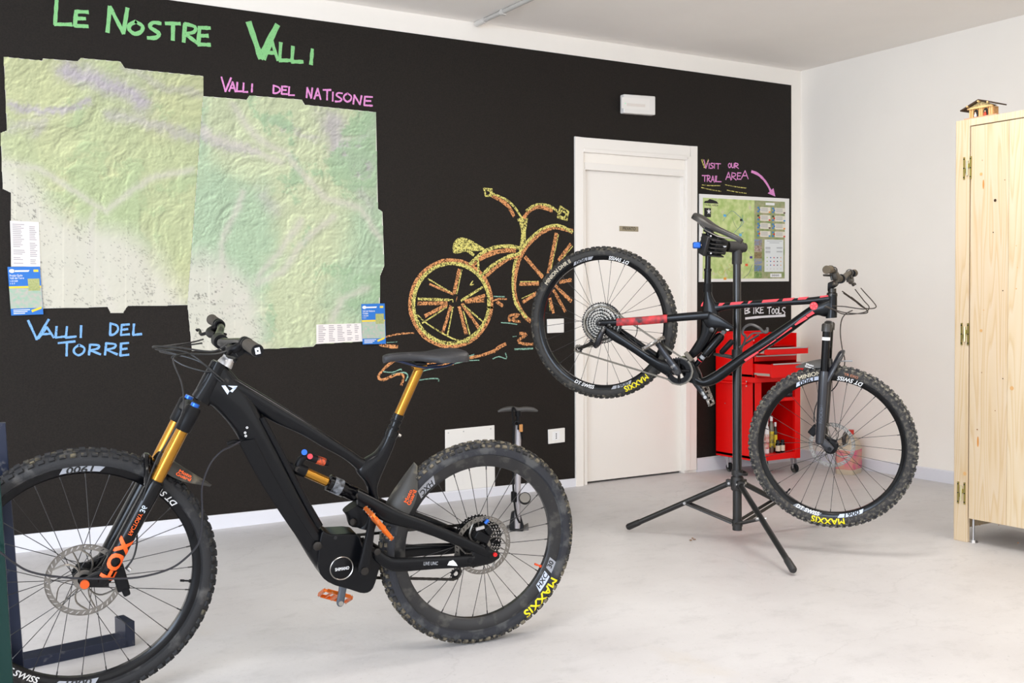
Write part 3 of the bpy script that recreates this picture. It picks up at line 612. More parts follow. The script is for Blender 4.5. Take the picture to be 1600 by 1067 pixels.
for col_, pts in (((60, 120, 170), [(.27, .30), (.36, .18), (.43, .22), (.50, .30), (.44, .38), (.38, .45)]), ((60, 130, 130), [(.37, .25), (.40, .33), (.44, .38), (.48, .30), (.49, .22)]), ((80, 150, 160), [(.40, .40), (.44, .44), (.50, .42), (.46, .47), (.52, .48)]), ((200, 60, 60), [(.34, .80), (.37, .83), (.33, .86), (.38, .88), (.41, .84)]), ((216, 190, 50), [(.24, .80), (.27, .84), (.22, .88), (.26, .92), (.30, .86)]), ((120, 90, 160), [(.52, .56), (.56, .64), (.60, .70)]), ((90, 100, 120), [(.50, .96), (.56, .90), (.60, .80)])):
    m = MB(); q = cr(pts, 3); m.tube([PP(u, v, .0108) for u, v in q], .0016, 4, flat=.3); m.build('trail_line', mat('line_%d_%d_%d' % col_, col_, .5), poster)
for u, v, col_ in ((.275, .22, (90, 170, 220)), (.45, .44, (110, 180, 220)), (.52, .79, (226, 90, 50)), (.57, .70, (70, 60, 140)), (.28, .95, (230, 160, 60)), (.46, .265, (20, 20, 20))):
    PQ(u, v, u+.03, v+.028, .0104, .0109).build('trail_marker', mat('icon_%d_%d_%d' % col_, col_, .5), poster, smooth=False)

# ------------------------------------------------------------------ emergency light, plates and sockets on the wall
P_, Q_ = wq([(968.5, 148.5), (1018, 152), (1018, 181.5), (968.5, 178)])
el = tag(Q_(0, 0, 1, 1, .002, .045).build('emergency_light', M_wplast, None, bevel=.008, segs=3), 'white rounded emergency light box on the black wall above the door', 'emergency light')
Q_(.06, .10, .94, .70, .0452, .0456).build('diffuser', mat('frosted_cover', (238, 234, 228), .5), el, smooth=False)
Q_(.22, .40, .80, .55, .0456, .0460).build('tube_window', mat('tube_window', (226, 218, 210), .5), el, smooth=False)
MB().cyl(P_(.17, .42, .0456), P_(.17, .42, .047), .004, 10).build('indicator', mat('indicator_green', (150, 220, 170), .3, emit=.3), el)
def plate(name, label, cat, quad, dep=.012, holes=0, screws=()):
    P_, Q_ = wq(quad); o = tag(Q_(0, 0, 1, 1, .002, dep).build(name, M_wplast, None, bevel=.003), label, cat)
    if holes:
        Q_(.30, .2, .72, .8, dep, dep+.001).build('socket_insert', M_wht, o, smooth=False)
        for k in range(3): c = P_(.52, .38+.14*k, dep+.0011); MB().cyl(c, c+Vector((0, -.0006, 0)), .0042, 10).build('socket_hole', M_blk, o)
    for u, v in screws: c = P_(u, v, dep); MB().cyl(c, c+Vector((0, -.0015, 0)), .004, 10).build('screw', M_silver, o)
    return o
plate('wall_socket', 'white wall socket low on the wall left of the door frame', 'socket', [(855.5, 671), (881.5, 668), (881.5, 690.5), (856, 693.5)], holes=1)
plate('wall_switch_plate', 'blank white wall plate seen through the raised bicycle rear wheel', 'wall plate', [(854, 498.5), (880, 497.5), (880, 519.5), (854.5, 520.5)], screws=())
plate('cover_panel', 'large white cover panel with screws behind the floor pump', 'panel', [(695, 671.5), (772, 664), (773, 760), (695.5, 768)], dep=.008, screws=((.07, .055), (.38, .055), (.93, .055)))
# ceiling conduit running from the back wall towards the camera
def ce(x, y, d=.0): return onp(x, y, (0, 0, HC-d), Vector((0, 0, 1)))
c0 = wl(741.5, 36, .0); cx_ = ce(772, 21).x
a_ = Vector((c0.x, -.01, HC-.016)); b_ = Vector((a_.x-.0, -3.2, HC-.016))
q0 = wl(744, 36, .02); a_ = Vector((q0.x, -.02, HC-.014)); b_ = Vector((q0.x, -3.4, HC-.014))
cond = tag(MB().cyl(a_, b_, .013, 14).build('ceiling_conduit', mat('conduit_grey', (190, 186, 180), .4), None), 'pale grey conduit pipe with clips running along the ceiling', 'conduit')
MB().lathe([(.0165, 0), (.0165, .10), (.013, .10), (.013, 0)], a_+Vector((0, -.004, 0)), (0, -1, 0), 16, closed=True).build('coupling', mat('conduit_light', (208, 204, 198), .4), cond)
for yy in (-.32, -1.0, -1.7, -2.4):
    m = MB(); m.lathe([(.0135, -.012), (.0175, -.012), (.0175, .012), (.0135, .012)], (a_.x, yy, a_.z), (0, 1, 0), 16, closed=True); m.box((a_.x+.012, yy, a_.z-.012), (.012, .016, .012)); m.build('clip', mat('conduit_light', (208, 204, 198), .4), cond)

# ------------------------------------------------------------------ pine cabinet (standing free of the right wall)
def pine_mat(name, rgb, seed=0.0, scale=(9, 9, .45)):
    m = bpy.data.materials.new(name); m.use_nodes = True; nt = m.node_tree; L = nt.links.new; b = nt.nodes['Principled BSDF']
    tc = nt.nodes.new('ShaderNodeTexCoord'); mp = nt.nodes.new('ShaderNodeMapping'); mp.inputs['Scale'].default_value = scale; mp.inputs['Location'].default_value = (seed, seed*2, seed*.7); L(tc.outputs['Object'], mp.inputs['Vector'])
    n = nt.nodes.new('ShaderNodeTexNoise'); n.inputs['Scale'].default_value = 1.0; n.inputs['Detail'].default_value = 2; L(mp.outputs[0], n.inputs['Vector'])
    w_ = nt.nodes.new('ShaderNodeMath'); w_.operation = 'MULTIPLY'; w_.inputs[1].default_value = 16; L(n.outputs['Fac'], w_.inputs[0])
    f = nt.nodes.new('ShaderNodeMath'); f.operation = 'FRACT'; L(w_.outputs[0], f.inputs[0])
    r = nt.nodes.new('ShaderNodeValToRGB'); L(f.outputs[0], r.inputs['Fac']); e = r.color_ramp.elements; c = srgb(rgb)
    e[0].color = c+(1,); e[1].color = c+(1,); x = e.new(.8); x.color = (c[0]*.90, c[1]*.82, c[2]*.68, 1); x = e.new(.55); x.color = (c[0]*.98, c[1]*.95, c[2]*.88, 1)
    L(r.outputs[0], b.inputs['Base Color']); b.inputs['Roughness'].default_value = .5
    return m
PM = [pine_mat('pine_%d' % k, rgb, k*3.7) for k, rgb in enumerate([(208, 188, 160), (204, 183, 152), (211, 193, 165)])]
M_knot = mat('pine_knot', (150, 98, 52), .5, rgb2=(112, 70, 36), vscale=300); M_knotl = mat('pine_knot_light', (206, 160, 104), .5); M_hole = mat('knot_hole', (58, 38, 22), .8)
M_hinge = mat('hinge_brass', (172, 158, 92), .35, metal=.8); M_resin = mat('resin_streak', (206, 136, 60), .4)
A = fl(1490, 843); B = fl(1600, 866); cd = Vector((B.x-A.x, B.y-A.y, 0)).normalized()   # along the front, towards the camera
cn = Vector((cd.y, -cd.x, 0));                                                         # outward normal of the front
if cn.dot(CAM-A) < 0: cn = -cn
top = onp(1503, 188, A, cn)
HT = top.z
cabo = thing('pine_cabinet', 'tall knotty pine cabinet with brass hinges at the right edge', 'cabinet', (A.x, A.y, 0))
Mc = Matrix((cd, -cn, Vector((0, 0, 1)))).transposed()
def CP(u, w_, z): return Mc @ Vector((u, w_, z))       # relative to the cabinet's foot
def cpx(x, y, w_=0.0):
    P = onp(x, y, A-cn*w_, cn)-A; return P.dot(cd), P.z
def cbox(u0, u1, w0, w1, z0, z1):
    return MB().prism([CP(u0, w0, z0), CP(u1, w0, z0), CP(u1, w1, z0), CP(u0, w1, z0)], (0, 0, z1-z0))
LEN, DEP = 1.10, .45
u1 = cpx(1508, 400)[0]; dz0 = .115
ud = cpx(1514.5, 300)[0]
zt_door = cpx(1516, 198)[1]
cbox(0, ud-.0, 0, .02, .0, HT).build('face_frame', PM[0], cabo, smooth=False, bevel=.002)
cbox(ud, LEN, 0, .02, zt_door+.004, HT).build('face_frame', PM[2], cabo, smooth=False, bevel=.002)
cbox(LEN-.07, LEN, 0, .02, 0, zt_door+.004).build('face_frame', PM[0], cabo, smooth=False, bevel=.002)
cbox(-.016, .012, .021, DEP, .05, HT).build('side_panel', PM[1], cabo, smooth=False, bevel=.002)
cbox(LEN-.02, LEN, .021, DEP, .05, HT).build('side_panel', PM[1], cabo, smooth=False, bevel=.002)
cbox(.012, LEN-.02, .021, DEP, HT-.02, HT).build('top_panel', PM[2], cabo, smooth=False)
cbox(.012, LEN-.02, DEP-.012, DEP, .06, HT-.02).build('back_panel', PM[1], cabo, smooth=False)
cbox(.012, LEN-.02, .03, DEP-.012, .13, .15).build('bottom_shelf', PM[1], cabo, smooth=False)
uw = [ud+.006, cpx(1576, 300)[0], ud+.42, ud+.60, LEN-.074]
dr_ = cbox(uw[0], uw[1]-.001, .001, .02, dz0, zt_door).build('cabinet_door', PM[0], cabo, smooth=False, bevel=.0015)
for k in range(1, 4): cbox(uw[k], uw[k+1]-.001, .001, .02, dz0, zt_door).build('door_board', PM[(k+1) % 3], dr_, smooth=False, bevel=.0015)
def disc(u, z, r, m, name, sx=1.0, par=None, w_=.0005):
    MB().add([CP(u+r*sx*math.cos(a*math.pi/8), w_-.001, z+r*math.sin(a*math.pi/8)) for a in range(16)], [tuple(range(16))]).build(name, m, par or cabo, smooth=False)
for x, y, r_, m_, n_ in ((1535, 250, .002, M_knot, 'knot'), (1535, 251, .0018, M_knot, 'knot'), (1533, 272, .009, M_knotl, 'knot'), (1555, 313, .0085, M_hole, 'knot'), (1552, 363, .0035, M_hole, 'knot'), (1570, 281, .003, M_knot, 'knot'), (1567, 454, .0035, M_hole, 'knot'), (1588, 451, .004, M_knotl, 'knot'), (1537, 484.5, .0035, M_knotl, 'knot'), (1533, 516.5, .009, M_knotl, 'knot'), (1534, 582, .003, M_knot, 'knot'), (1567, 591.5, .0035, M_hole, 'knot'), (1581, 606.5, .012, M_knotl, 'knot'), (1555, 641.5, .003, M_knot, 'knot'), (1527, 671, .004, M_knot, 'knot'), (1507.5, 740, .011, M_knotl, 'knot'), (1531, 820, .003, M_knot, 'knot'), (1560.5, 820, .003, M_knot, 'knot'), (1591, 848, .004, M_knot, 'knot'), (1588, 384, .003, M_knotl, 'knot'), (1590, 418, .003, M_knotl, 'knot')):
    u, z = cpx(x, y); disc(u, z, r_*.62*1.3, m_, n_)
for x, y, h_ in ((1536.5, 288, .022), (1528, 690, .025)):
    u, z = cpx(x, y); disc(u, z, h_, M_resin, 'resin_streak', .17)
for yy in (263, 524, 771):      # H hinges
    pts = {263: (1512, 262.5), 524: (1508, 522), 771: (1502.5, 770)}[yy]; u, z = cpx(*pts); m = MB()
    h_ = .052
    for du, s_ in ((-.017, 1), (.017, 1)):
        m.prism([CP(u+du-.0045, -.001, z-h_), CP(u+du+.0045, -.001, z-h_), CP(u+du+.0045, -.001, z+h_), CP(u+du-.0045, -.001, z+h_)], -Mc.col[1]*.0+CP(0, -.003, 0))
    m.prism([CP(u-.013, -.001, z-.02), CP(u, -.001, z-.02), CP(u, -.001, z), CP(u-.013, -.001, z)], CP(0, -.003, 0)); m.prism([CP(u, -.001, z), CP(u+.013, -.001, z), CP(u+.013, -.001, z+.02), CP(u, -.001, z+.02)], CP(0, -.003, 0))
    hg = m.build('hinge', M_hinge, cabo, smooth=False)
    MB().cyl(CP(u, -.005, z-.035), CP(u, -.005, z+.035), .005, 10).build('hinge_pin', mat('pin_pale_brass', (208, 200, 160), .3, metal=.8), hg)
    for du in (-.017, .017):
        for dz_ in (-.042, 0, .042): MB().cyl(CP(u+du, -.0035, z+dz_), CP(u+du, -.006, z+dz_), .003, 8).build('screw', M_blk, hg)
# adjustable steel foot and wedge
MB().cyl(CP(ud+.012, .03, 0), CP(ud+.012, .03, .13), .006, 10).build('adjustable_foot', M_silver, cabo); MB().cyl(CP(ud+.012, .03, 0), CP(ud+.012, .03, .012), .022, 18, .016).build('foot_disc', M_silver, cabo)
# small weather house on top
ws = .27
W0 = Vector((A.x, A.y, 0)); uh, zh = cpx(1548, 178, .10)
wh = thing('weather_house', 'tiny painted wooden weather house with two figures on the cabinet top', 'ornament', W0+CP(uh-.004, .0, HT)); wh.scale = (.78, .78, .78)
def hb(u0, u1_, w0, w1, z0, z1): return MB().prism([CP(u0, w0, z0), CP(u1_, w0, z0), CP(u1_, w1, z0), CP(u0, w1, z0)], (0, 0, z1-z0))
M_lw = mat('carved_light_wood', (196, 150, 92), .6, rgb2=(170, 120, 70), vscale=60); M_dw = mat('carved_dark_roof', (58, 40, 26), .6); M_base = mat('pinkish_wood', (196, 150, 124), .6)
k_ = 1.0
hb(-.10*k_, .115*k_, .02, .10, .0, .010).build('base', M_base, wh, smooth=False, bevel=.001)
hb(-.075, .085, .035, .085, .010, .062).build('house_body', M_lw, wh, smooth=False, bevel=.001)
for uu in (-.066, -.050, .0, .012, .066, .078): hb(uu-.003, uu+.003, .029, .035, .010, .060).build('post', mat('post_wood', (224, 184, 124), .6), wh, smooth=False)
for uu in (-.028, .036):
    ar = MB(); pts = [CP(uu-.015, .0345, .011), CP(uu+.015, .0345, .011)]+[CP(uu+.015*math.cos(a*math.pi/8), .0345, .042+.014*math.sin(a*math.pi/8)) for a in range(9)]
    ar.prism(pts, CP(0, -.001, 0)); ar.build('arched_opening', M_blk, wh, smooth=False)
hb(-.080, .085, .022, .036, .060, .069).build('balcony_beam', mat('post_wood', (224, 184, 124), .6), wh, smooth=False)
gb = MB(); gb.prism([CP(-.078, .028, .068), CP(.085, .028, .068), CP(.004, .028, .100)], CP(0, .05, 0)); gb.build('gable', mat('gable_painted', (214, 190, 140), .6, rgb2=(150, 130, 80), vscale=120), wh, smooth=False)
rf = MB(); rf.prism([CP(-.115, .006, .055), CP(.004, .006, .103), CP(.122, .006, .063), CP(.124, .006, .070), CP(.004, .006, .111), CP(-.118, .006, .062)], CP(0, .10, 0)); rf.build('roof', M_dw, wh, smooth=False)
for uu, zz_ in ((-.068, .078), (.004, .098), (.066, .084)): MB().cyl(CP(uu, .003, zz_), CP(uu, .02, zz_), .0055, 10).build('purlin_end', mat('post_wood', (224, 184, 124), .6), wh)
for uu, cc_, nn in ((-.028, (226, 220, 224), 'white_figure'), (.036, (214, 64, 40), 'red_figure')):
    f_ = MB(); f_.lathe([(.0001, .012), (.008, .012), (.0075, .022), (.004, .032), (.0001, .033)], CP(uu, .028, 0), (0, 0, 1), 10); f_.build('figure', mat('paint_'+nn, cc_, .5), wh)
    MB().ball(CP(uu, .028, .037), .0042).build('figure_head', mat('figure_skin', (226, 190, 160), .5), wh)

# ------------------------------------------------------------------ red tool cart against the back wall
YF, XL = -.42, 1.115
def cf(x, y, yy=YF): return onp(x, y, (0, yy, 0), Vector((0, 1, 0)))
XRt = cf(1250, 620).x; XM = XL
zb = cf(1172, 722).z; zt1 = cf(1170, 586).z       # top of the lower cart
zc = cf(1200, 520, -.28).z
cart = thing('tool_cart', 'red metal tool cart with open drawers beneath the BIKE TOOLS writing', 'tool cart', ((XL+XRt)/2, -.23, 0))
co = Vector(((XL+XRt)/2, -.23, 0))
def R_(mb, name, m=M_red, bev=.002, par=None): 
    mb.v = [tuple(Vector(v)-co) for v in mb.v]; return mb.build(name, m, par or cart, smooth=False, bevel=bev)
YB = -.05
R_(MB().bb(XL, XL+.006, YF, YB, zb, zt1), 'side_panel'); R_(MB().bb(XRt-.006, XRt, YF, YB, zb, zt1), 'side_panel'); R_(MB().bb(XL, XRt, YB-.006, YB, zb, zt1), 'back_panel', M_redin)
R_(MB().bb(XL, XL+.055, YF-.004, YF+.02, zb-.01, zt1), 'corner_post'); R_(MB().bb(XRt-.05, XRt, YF-.004, YF+.02, zb-.01, zt1), 'corner_post')
zsh = cf(1200, 625).z; z_b = cf(1200, 712).z
R_(MB().bb(XL, XRt, YF, YB, zb+.01, zb+.03), 'bottom_shelf'); R_(MB().bb(XL+.05, XRt-.05, YF-.003, YF+.01, zb-.005, zb+.035), 'bottom_rail')
R_(MB().bb(XL+.006, XRt-.006, YF+.005, YB, zsh-.008, zsh+.004), 'middle_shelf'); R_(MB().bb(XL+.05, XRt-.05, YF-.002, YF+.008, zsh-.014, zsh+.008), 'shelf_rail')
zk = cf(1200, 594).z
R_(MB().bb(XL-.012, XRt+.012, YF-.012, YB+.0, zk-.012, zk+.022), 'top_tray', bev=.004)
for (x, y) in ((1166, 596), (1166, 603)): P = cf(x, y, YF-.005); R_(MB().cyl(P, P+Vector((0, -.002, 0)), .005, 8), 'rivet', M_silver, 0)
P = onp(1133, 630, (XL, 0, 0), Vector((1, 0, 0))); R_(MB().cyl(P, P-Vector((.002, 0, 0)), .004, 8), 'rivet', M_silver, 0)
hd = [onp(x, y, (XL-.02, 0, 0), Vector((1, 0, 0))) for x, y in ((1122, 594), (1150, 596))]
R_(MB().tube([(XL, -.12, zk-.02), (XL-.03, -.12, zk-.02), (XL-.03, -.34, zk-.02), (XL, -.34, zk-.02)], .009, 8, sub=2), 'push_handle')
# upper chest
zc0 = zk+.022; YC = -.40
R_(MB().bb(XL, XL+.006, YC, YB, zc0, zc), 'chest_side'); R_(MB().bb(XRt-.016, XRt-.010, YC, YB, zc0, zc), 'chest_side'); R_(MB().bb(XL, XRt-.01, YB-.006, YB, zc0, zc), 'chest_back')
ztt = zc; zl = cf(1200, 541, YC).z
R_(MB().bb(XL+.006, XRt-.016, YC+.02, YB-.006, zl-.004, zl), 'chest_tray', M_redin, 0)
lid = MB().prism([(XL, YB-.012, ztt-.004), (XRt-.01, YB-.012, ztt-.004), (XRt-.01, YB-.05, ztt+.004), (XL, YB-.05, ztt+.004)], (0, 0, .006)); 
P0, P1 = cf(1128, 519, -.10), cf(1242, 519, -.10)
lidz = cf(1200, 516, -.07).z
R_(MB().bb(XL, XRt-.01, -.075, -.06, zl, lidz), 'chest_lid', bev=.004)
em = MB(); pe = [cf(x, y, -.078) for x, y in ((1228, 524), (1232, 530), (1236, 524.5), (1237, 532), (1232, 540), (1227.5, 532))]; em.prism(pe, (0, -.003, 0)); R_(em, 'emblem', mat('emblem_pale', (206, 186, 160), .4), 0)
vs, fs = text_mesh('USAG', .03, offset=.001) if False else text_mesh('US', .028, offset=.001); c_ = cf(1176, 531, -.0785); R_(MB().add([(c_.x+v.x, c_.y, c_.z+v.y) for v in vs], fs), 'lettering', M_wht, 0)
zd = [zl-.006, zl-.052, zl-.098, zc0+.0]
yo_ = [-.16, -.0, -.11]
hts = [(zl-.052, zl-.004), (zl-.098, zl-.056), (zc0+.002, zl-.102)]
for (z0, z1), pull in zip(hts, (.10, .0, .15)):
    fy = YC-.004-pull; d = R_(MB().bb(XL+.01, XRt-.02, fy-.006, fy, z0+.002, z1-.002), 'drawer', bev=.0015)
    if pull:
        R_(MB().bb(XL+.012, XL+.016, fy, YC+.1, z0+.004, z1-.008), 'drawer_side', M_red, 0, d); R_(MB().bb(XRt-.026, XRt-.022, fy, YC+.1, z0+.004, z1-.008), 'drawer_side', M_redin, 0, d)
        R_(MB().bb(XL+.012, XRt-.022, fy, YC+.1, z0+.003, z0+.006), 'drawer_bottom', M_redin, 0, d)
        R_(MB().bb(XL+.008, XL+.0115, fy+.01, YC+.02, z0+.012, z0+.028), 'drawer_slide', M_steel, 0, d)
        R_(MB().bb(XRt-.022, XRt-.0185, fy+.01, YC+.02, z0+.012, z0+.028), 'drawer_slide', M_steel, 0, d)
    R_(MB().bb(XL+.02, XRt-.03, fy-.012, fy-.005, z1-.010, z1-.001), 'drawer_pull', M_silver, .0015, d)
for k, (x, y) in enumerate(((XL+.06, YF+.03), (XRt-.03, YF+.03), (XL+.06, YB-.06), (XRt-.03, YB-.06))):
    cst = R_(MB().bb(x-.02, x+.02, y-.02, y+.02, zb-.012, zb-.004), 'caster_plate', M_silver, .001)
    R_(MB().prism([(x-.018, y-.014, zb-.012), (x-.018, y+.014, zb-.012), (x-.018, y-.005, .03), (x-.018, y-.016, .03)], (.004, 0, 0)).prism([(x+.014, y-.014, zb-.012), (x+.014, y+.014, zb-.012), (x+.014, y-.005, .03), (x+.014, y-.016, .03)], (.004, 0, 0)), 'caster_fork', M_silver, .001, cst)
    R_(MB().lathe([(.006, -.010), (.026, -.010), (.031, -.006), (.031, .006), (.026, .010), (.006, .010)], (x, y-.012, .0315), (1, 0, 0), 20), 'caster_wheel', M_rub, 0, cst)
# things on and in the cart
def bottle(name, label, cat, x, y, z, r, h, cap, body, neck=.45, capc=M_blk, label_m=None, group=None):
    t = thing(name, label, cat, (x, y, z), 0, group)
    MB().lathe([(.0001, 0), (r*.94, 0), (r, r*.12), (r, h*.66), (r*.82, h*.78), (r*neck, h*.84), (r*neck, h*.9), (.0001, h*.9)], (0, 0, 0), (0, 0, 1), 20).build('body', body, t)
    MB().lathe([(.0001, h*1.0), (r*neck*.95, h*1.0), (r*neck*1.15, h*.97), (r*neck*1.15, h*.86), (r*neck, h*.86)], (0, 0, 0), (0, 0, 1), 16).build('cap', cap, t)
    if label_m: MB().lathe([(r*1.012, h*.14), (r*1.012, h*.58)], (0, 0, 0), (0, 0, 1), 20).build('label', label_m, t)
    return t
zB = zb+.031; zS = zsh+.005
def cxy(x, yy): return cf(x, 680, yy).x
bottle('spray_can', 'white and red spray can leftmost on the cart bottom shelf', 'spray can', cxy(1197, -.34), -.34, zB, .021, cf(1200, 656, -.34).z-zB, M_wht, M_wht, .6, label_m=mat('label_red_white', (222, 216, 206), .4, rgb2=(190, 44, 40), vscale=40))
bottle('spray_can', 'tall grey and yellow spray can on the cart bottom shelf', 'spray can', cxy(1205, -.33), -.33, zB, .018, cf(1200, 650, -.33).z-zB, M_wht, mat('can_grey', (120, 116, 104), .35, metal=.4), .5, label_m=mat('label_yellow', (214, 190, 40), .4, rgb2=(70, 70, 66), vscale=36))
bottle('oil_bottle', 'small yellow and black oil bottle on the cart bottom shelf', 'bottle', cxy(1213, -.33), -.32, zB, .014, cf(1200, 661, -.33).z-zB, M_wht, mat('bottle_dark', (44, 42, 36), .35), .5, label_m=mat('label_yellow2', (226, 200, 50), .4))
for k, xx in enumerate((1215.5, 1222.5)):
    bottle('ink_bottle', ('squat black bottle with white label, left of two on the cart', 'squat black bottle with white label, right of two on the cart')[k], 'bottle', cxy(xx, -.37), -.37, zB, .0165, .085, M_blk, M_gloss, .7, label_m=mat('label_cream', (214, 200, 176), .5), group='squat black bottles on the cart')
bottle('spray_can', 'dark purple can on the cart middle shelf', 'spray can', cxy(1186, -.33), -.33, zS, .014, .10, M_blk, mat('can_purple', (86, 76, 100), .4), .6)
bottle('glue_bottle', 'small white bottle on the cart middle shelf', 'bottle', cxy(1180.5, -.37), -.37, zS, .010, .062, M_wht, mat('bottle_white', (214, 210, 196), .4), .5, label_m=mat('label_grey', (120, 118, 112), .5))
for k, xx in enumerate((1222, 1229, 1234)):
    x_ = cxy(xx, -.34); t = tag(MB().bb(x_-.014, x_+.014, -.36, -.31, zS+.001, zS+.045-.006*k).build('small_box', mat('box_dark_%d' % k, [(70, 66, 80), (96, 92, 100), (60, 58, 66)][k], .5), None, smooth=False, bevel=.001), ['tallest grey carton on the cart middle shelf', 'middle grey carton on the cart middle shelf', 'right dark carton on the cart middle shelf'][k], 'box')
    MB().bb(x_-.010, x_+.010, -.3606, -.3601, zS+.012, zS+.025).build('label', M_grey, t, smooth=False)
tl = thing('screwdriver', 'black tool lying in the open lower cart drawer', 'tool', (XL+.15, -.47, hts[2][0]+.017))
MB().cyl((-.06, 0, 0), (.03, .01, 0), .009, 10).build('handle', M_matt, tl); MB().cyl((.03, .01, 0), (.12, .02, 0), .003, 8).build('shaft', M_steel, tl)
tl = thing('pliers', 'dark pliers lying on the open upper cart drawer', 'tool', (XL+.10, -.455, zl+.002))
MB().tube([(-.07, -.012, .008), (-.02, -.004, .008), (.0, 0, .008), (.03, .004, .008)], .006, 8, sub=2).build('handle', M_matt, tl); MB().tube([(-.07, .014, .008), (-.02, .006, .008), (0, 0, .008), (.03, -.002, .008)], .006, 8, sub=2).build('jaw', M_dsteel, tl)

# ------------------------------------------------------------------ jug on the floor by the right wall
j = onp(1326, 734, (0, 0, 0), Vector((0, 0, 1))); j = fl(1326, 727); jx, jy = 1.80, None
jd = ray(1326, 700); t_ = (1.78-CAM.x)/jd.x; jp = CAM+jd*t_; jp.z = 0
jh = onp(1326, 672, (0, jp.y, 0), Vector((0, 1, 0))).z; 
jug = thing('cleaner_jug', 'translucent jug of pink bike cleaner with red cap by the right wall', 'jug', jp, math.radians(20))
jm = mat('jug_plastic', (222, 204, 178), .35, trans=.35); 
def rrect(a, b, r, z, n=5):
    o = []
    for cx, cy, s in ((a-r, b-r, 0), (-a+r, b-r, 90), (-a+r, -b+r, 180), (a-r, -b+r, 270)):
        for k in range(n): t = math.radians(s+90*k/(n-1)); o.append(Vector((cx+r*math.cos(t), cy+r*math.sin(t), z)))
    return o
jw = .085
MB().rings([rrect(jw, .06, .02, 0), rrect(jw+.003, .062, .022, .02), rrect(jw+.003, .062, .022, jh*.62), rrect(jw*.8, .055, .022, jh*.75), rrect(.04, .035, .02, jh*.86), rrect(.026, .026, .02, jh*.9)]).build('body', jm, jug)
MB().cyl((0.03, 0, jh*.88), (.03, 0, jh*1.0), .024, 18).build('cap', mat('jug_cap_red', (196, 40, 24), .35), jug)
MB().tube([(-.07, 0, jh*.66), (-.085, 0, jh*.86), (-.03, 0, jh*.97), (.0, 0, jh*.9)], .013, 10, sub=3).build('handle', mat('jug_handle_dark', (40, 34, 36), .4), jug)
MB().rings([rrect(jw+.0045, .0635, .0235, jh*.12), rrect(jw+.0045, .0635, .0235, jh*.56)], caps=False).build('label', mat('jug_label', (206, 60, 120), .45, rgb2=(196, 150, 120), vscale=14), jug)

# ------------------------------------------------------------------ floor pump
pp = fl(808, 829)
pump = thing('floor_pump', 'floor pump with black handle and silver barrel seen behind the rear wheel', 'pump', pp)
def pv(x, y): return onp(x, y, pp, Vector((FWD.x, FWD.y, 0)).normalized())-pp
rh = Vector((RT.x, RT.y, 0)).normalized(); bkd = Vector((FWD.x, FWD.y, 0)).normalized()
q = [pv(x, y) for x, y in ((778, 643), (787, 640), (800, 638.5), (810, 640), (822, 639), (833, 640), (840, 642.5))]
MB().tube(q, [.005, .011, .013, .012, .013, .011, .005], 12, sub=3).build('handle', mat('pump_handle', (62, 60, 58), .5), pump)
MB().cyl(pv(809.5, 650), pv(809.5, 642), .015, 14).build('handle_collar', M_matt, pump)
MB().cyl(pv(809.5, 668), pv(809.5, 646), .009, 14).build('piston_rod', M_matt, pump)
MB().cyl(pv(808.5, 825), pv(809.5, 664), .0155, 20).build('barrel', mat('pump_barrel', (176, 172, 176), .3, metal=.5), pump)
MB().tube([pv(816, 686)-bkd*.0, pv(813, 664)-bkd*.02, pv(804, 660)-bkd*.02, pv(802, 700)-bkd*.02, pv(802, 760)-bkd*.02, pv(806, 800)-bkd*.03, pv(812, 815)-bkd*.03], .005, 8, sub=4).build('hose', M_matt, pump)
MB().tube([pv(802, 664)-bkd*.02, pv(800.5, 640)-bkd*.02, pv(803, 636)-bkd*.02, pv(806, 642)-bkd*.02], .005, 8, sub=3).build('hose', M_matt, pump)
hc = MB(); c_ = pv(814, 668); hc.box(c_-bkd*.02, (.018, .02, .038), Matrix((rh, bkd, Vector((0, 0, 1)))).transposed()); hc.build('pump_head', mat('head_tan', (176, 120, 60), .5), pump, bevel=.003)
hc = MB(); hc.box(c_-bkd*.015-rh*.012+Vector((0, 0, .006)), (.014, .02, .03), Matrix((rh, bkd, Vector((0, 0, 1)))).transposed()); hc.build('head_clip', M_matt, pump, bevel=.003)
g = pv(820, 778)-bkd*.03
MB().lathe([(.0001, -.012), (.026, -.012), (.030, .0), (.030, .02), (.0001, .02)], g+Vector((0, 0, 0)), Vector((-bkd.x*.8, -bkd.y*.8, .45)), 22).build('gauge', M_matt, pump)
MB().lathe([(.0001, .0205), (.026, .0205)], g, Vector((-bkd.x*.8, -bkd.y*.8, .45)), 22).build('gauge_dial', mat('gauge_glass', (120, 116, 110), .15), pump)
MB().box(pv(803, 776)-bkd*.0, (.03, .04, .05), Matrix((rh, bkd, Vector((0, 0, 1)))).transposed()).build('gauge_bracket', M_matt, pump, bevel=.004)
MB().prism([pv(796, 822)+bkd*.03, pv(799, 802)+bkd*.01, pv(803, 800), pv(812, 800), pv(818, 822)-bkd*.01, pv(818, 828)-bkd*.03, pv(796, 828)-bkd*.01], bkd*.045).build('base_fin', M_matt, pump, bevel=.004)
MB().prism([pv(791, 826), pv(818, 826), pv(826, 822), pv(826, 829), pv(816, 832), pv(792, 832)], bkd*.09).build('foot_plate', mat('foot_grey', (96, 94, 92), .5), pump, bevel=.004)
for o_ in pump.children: pass

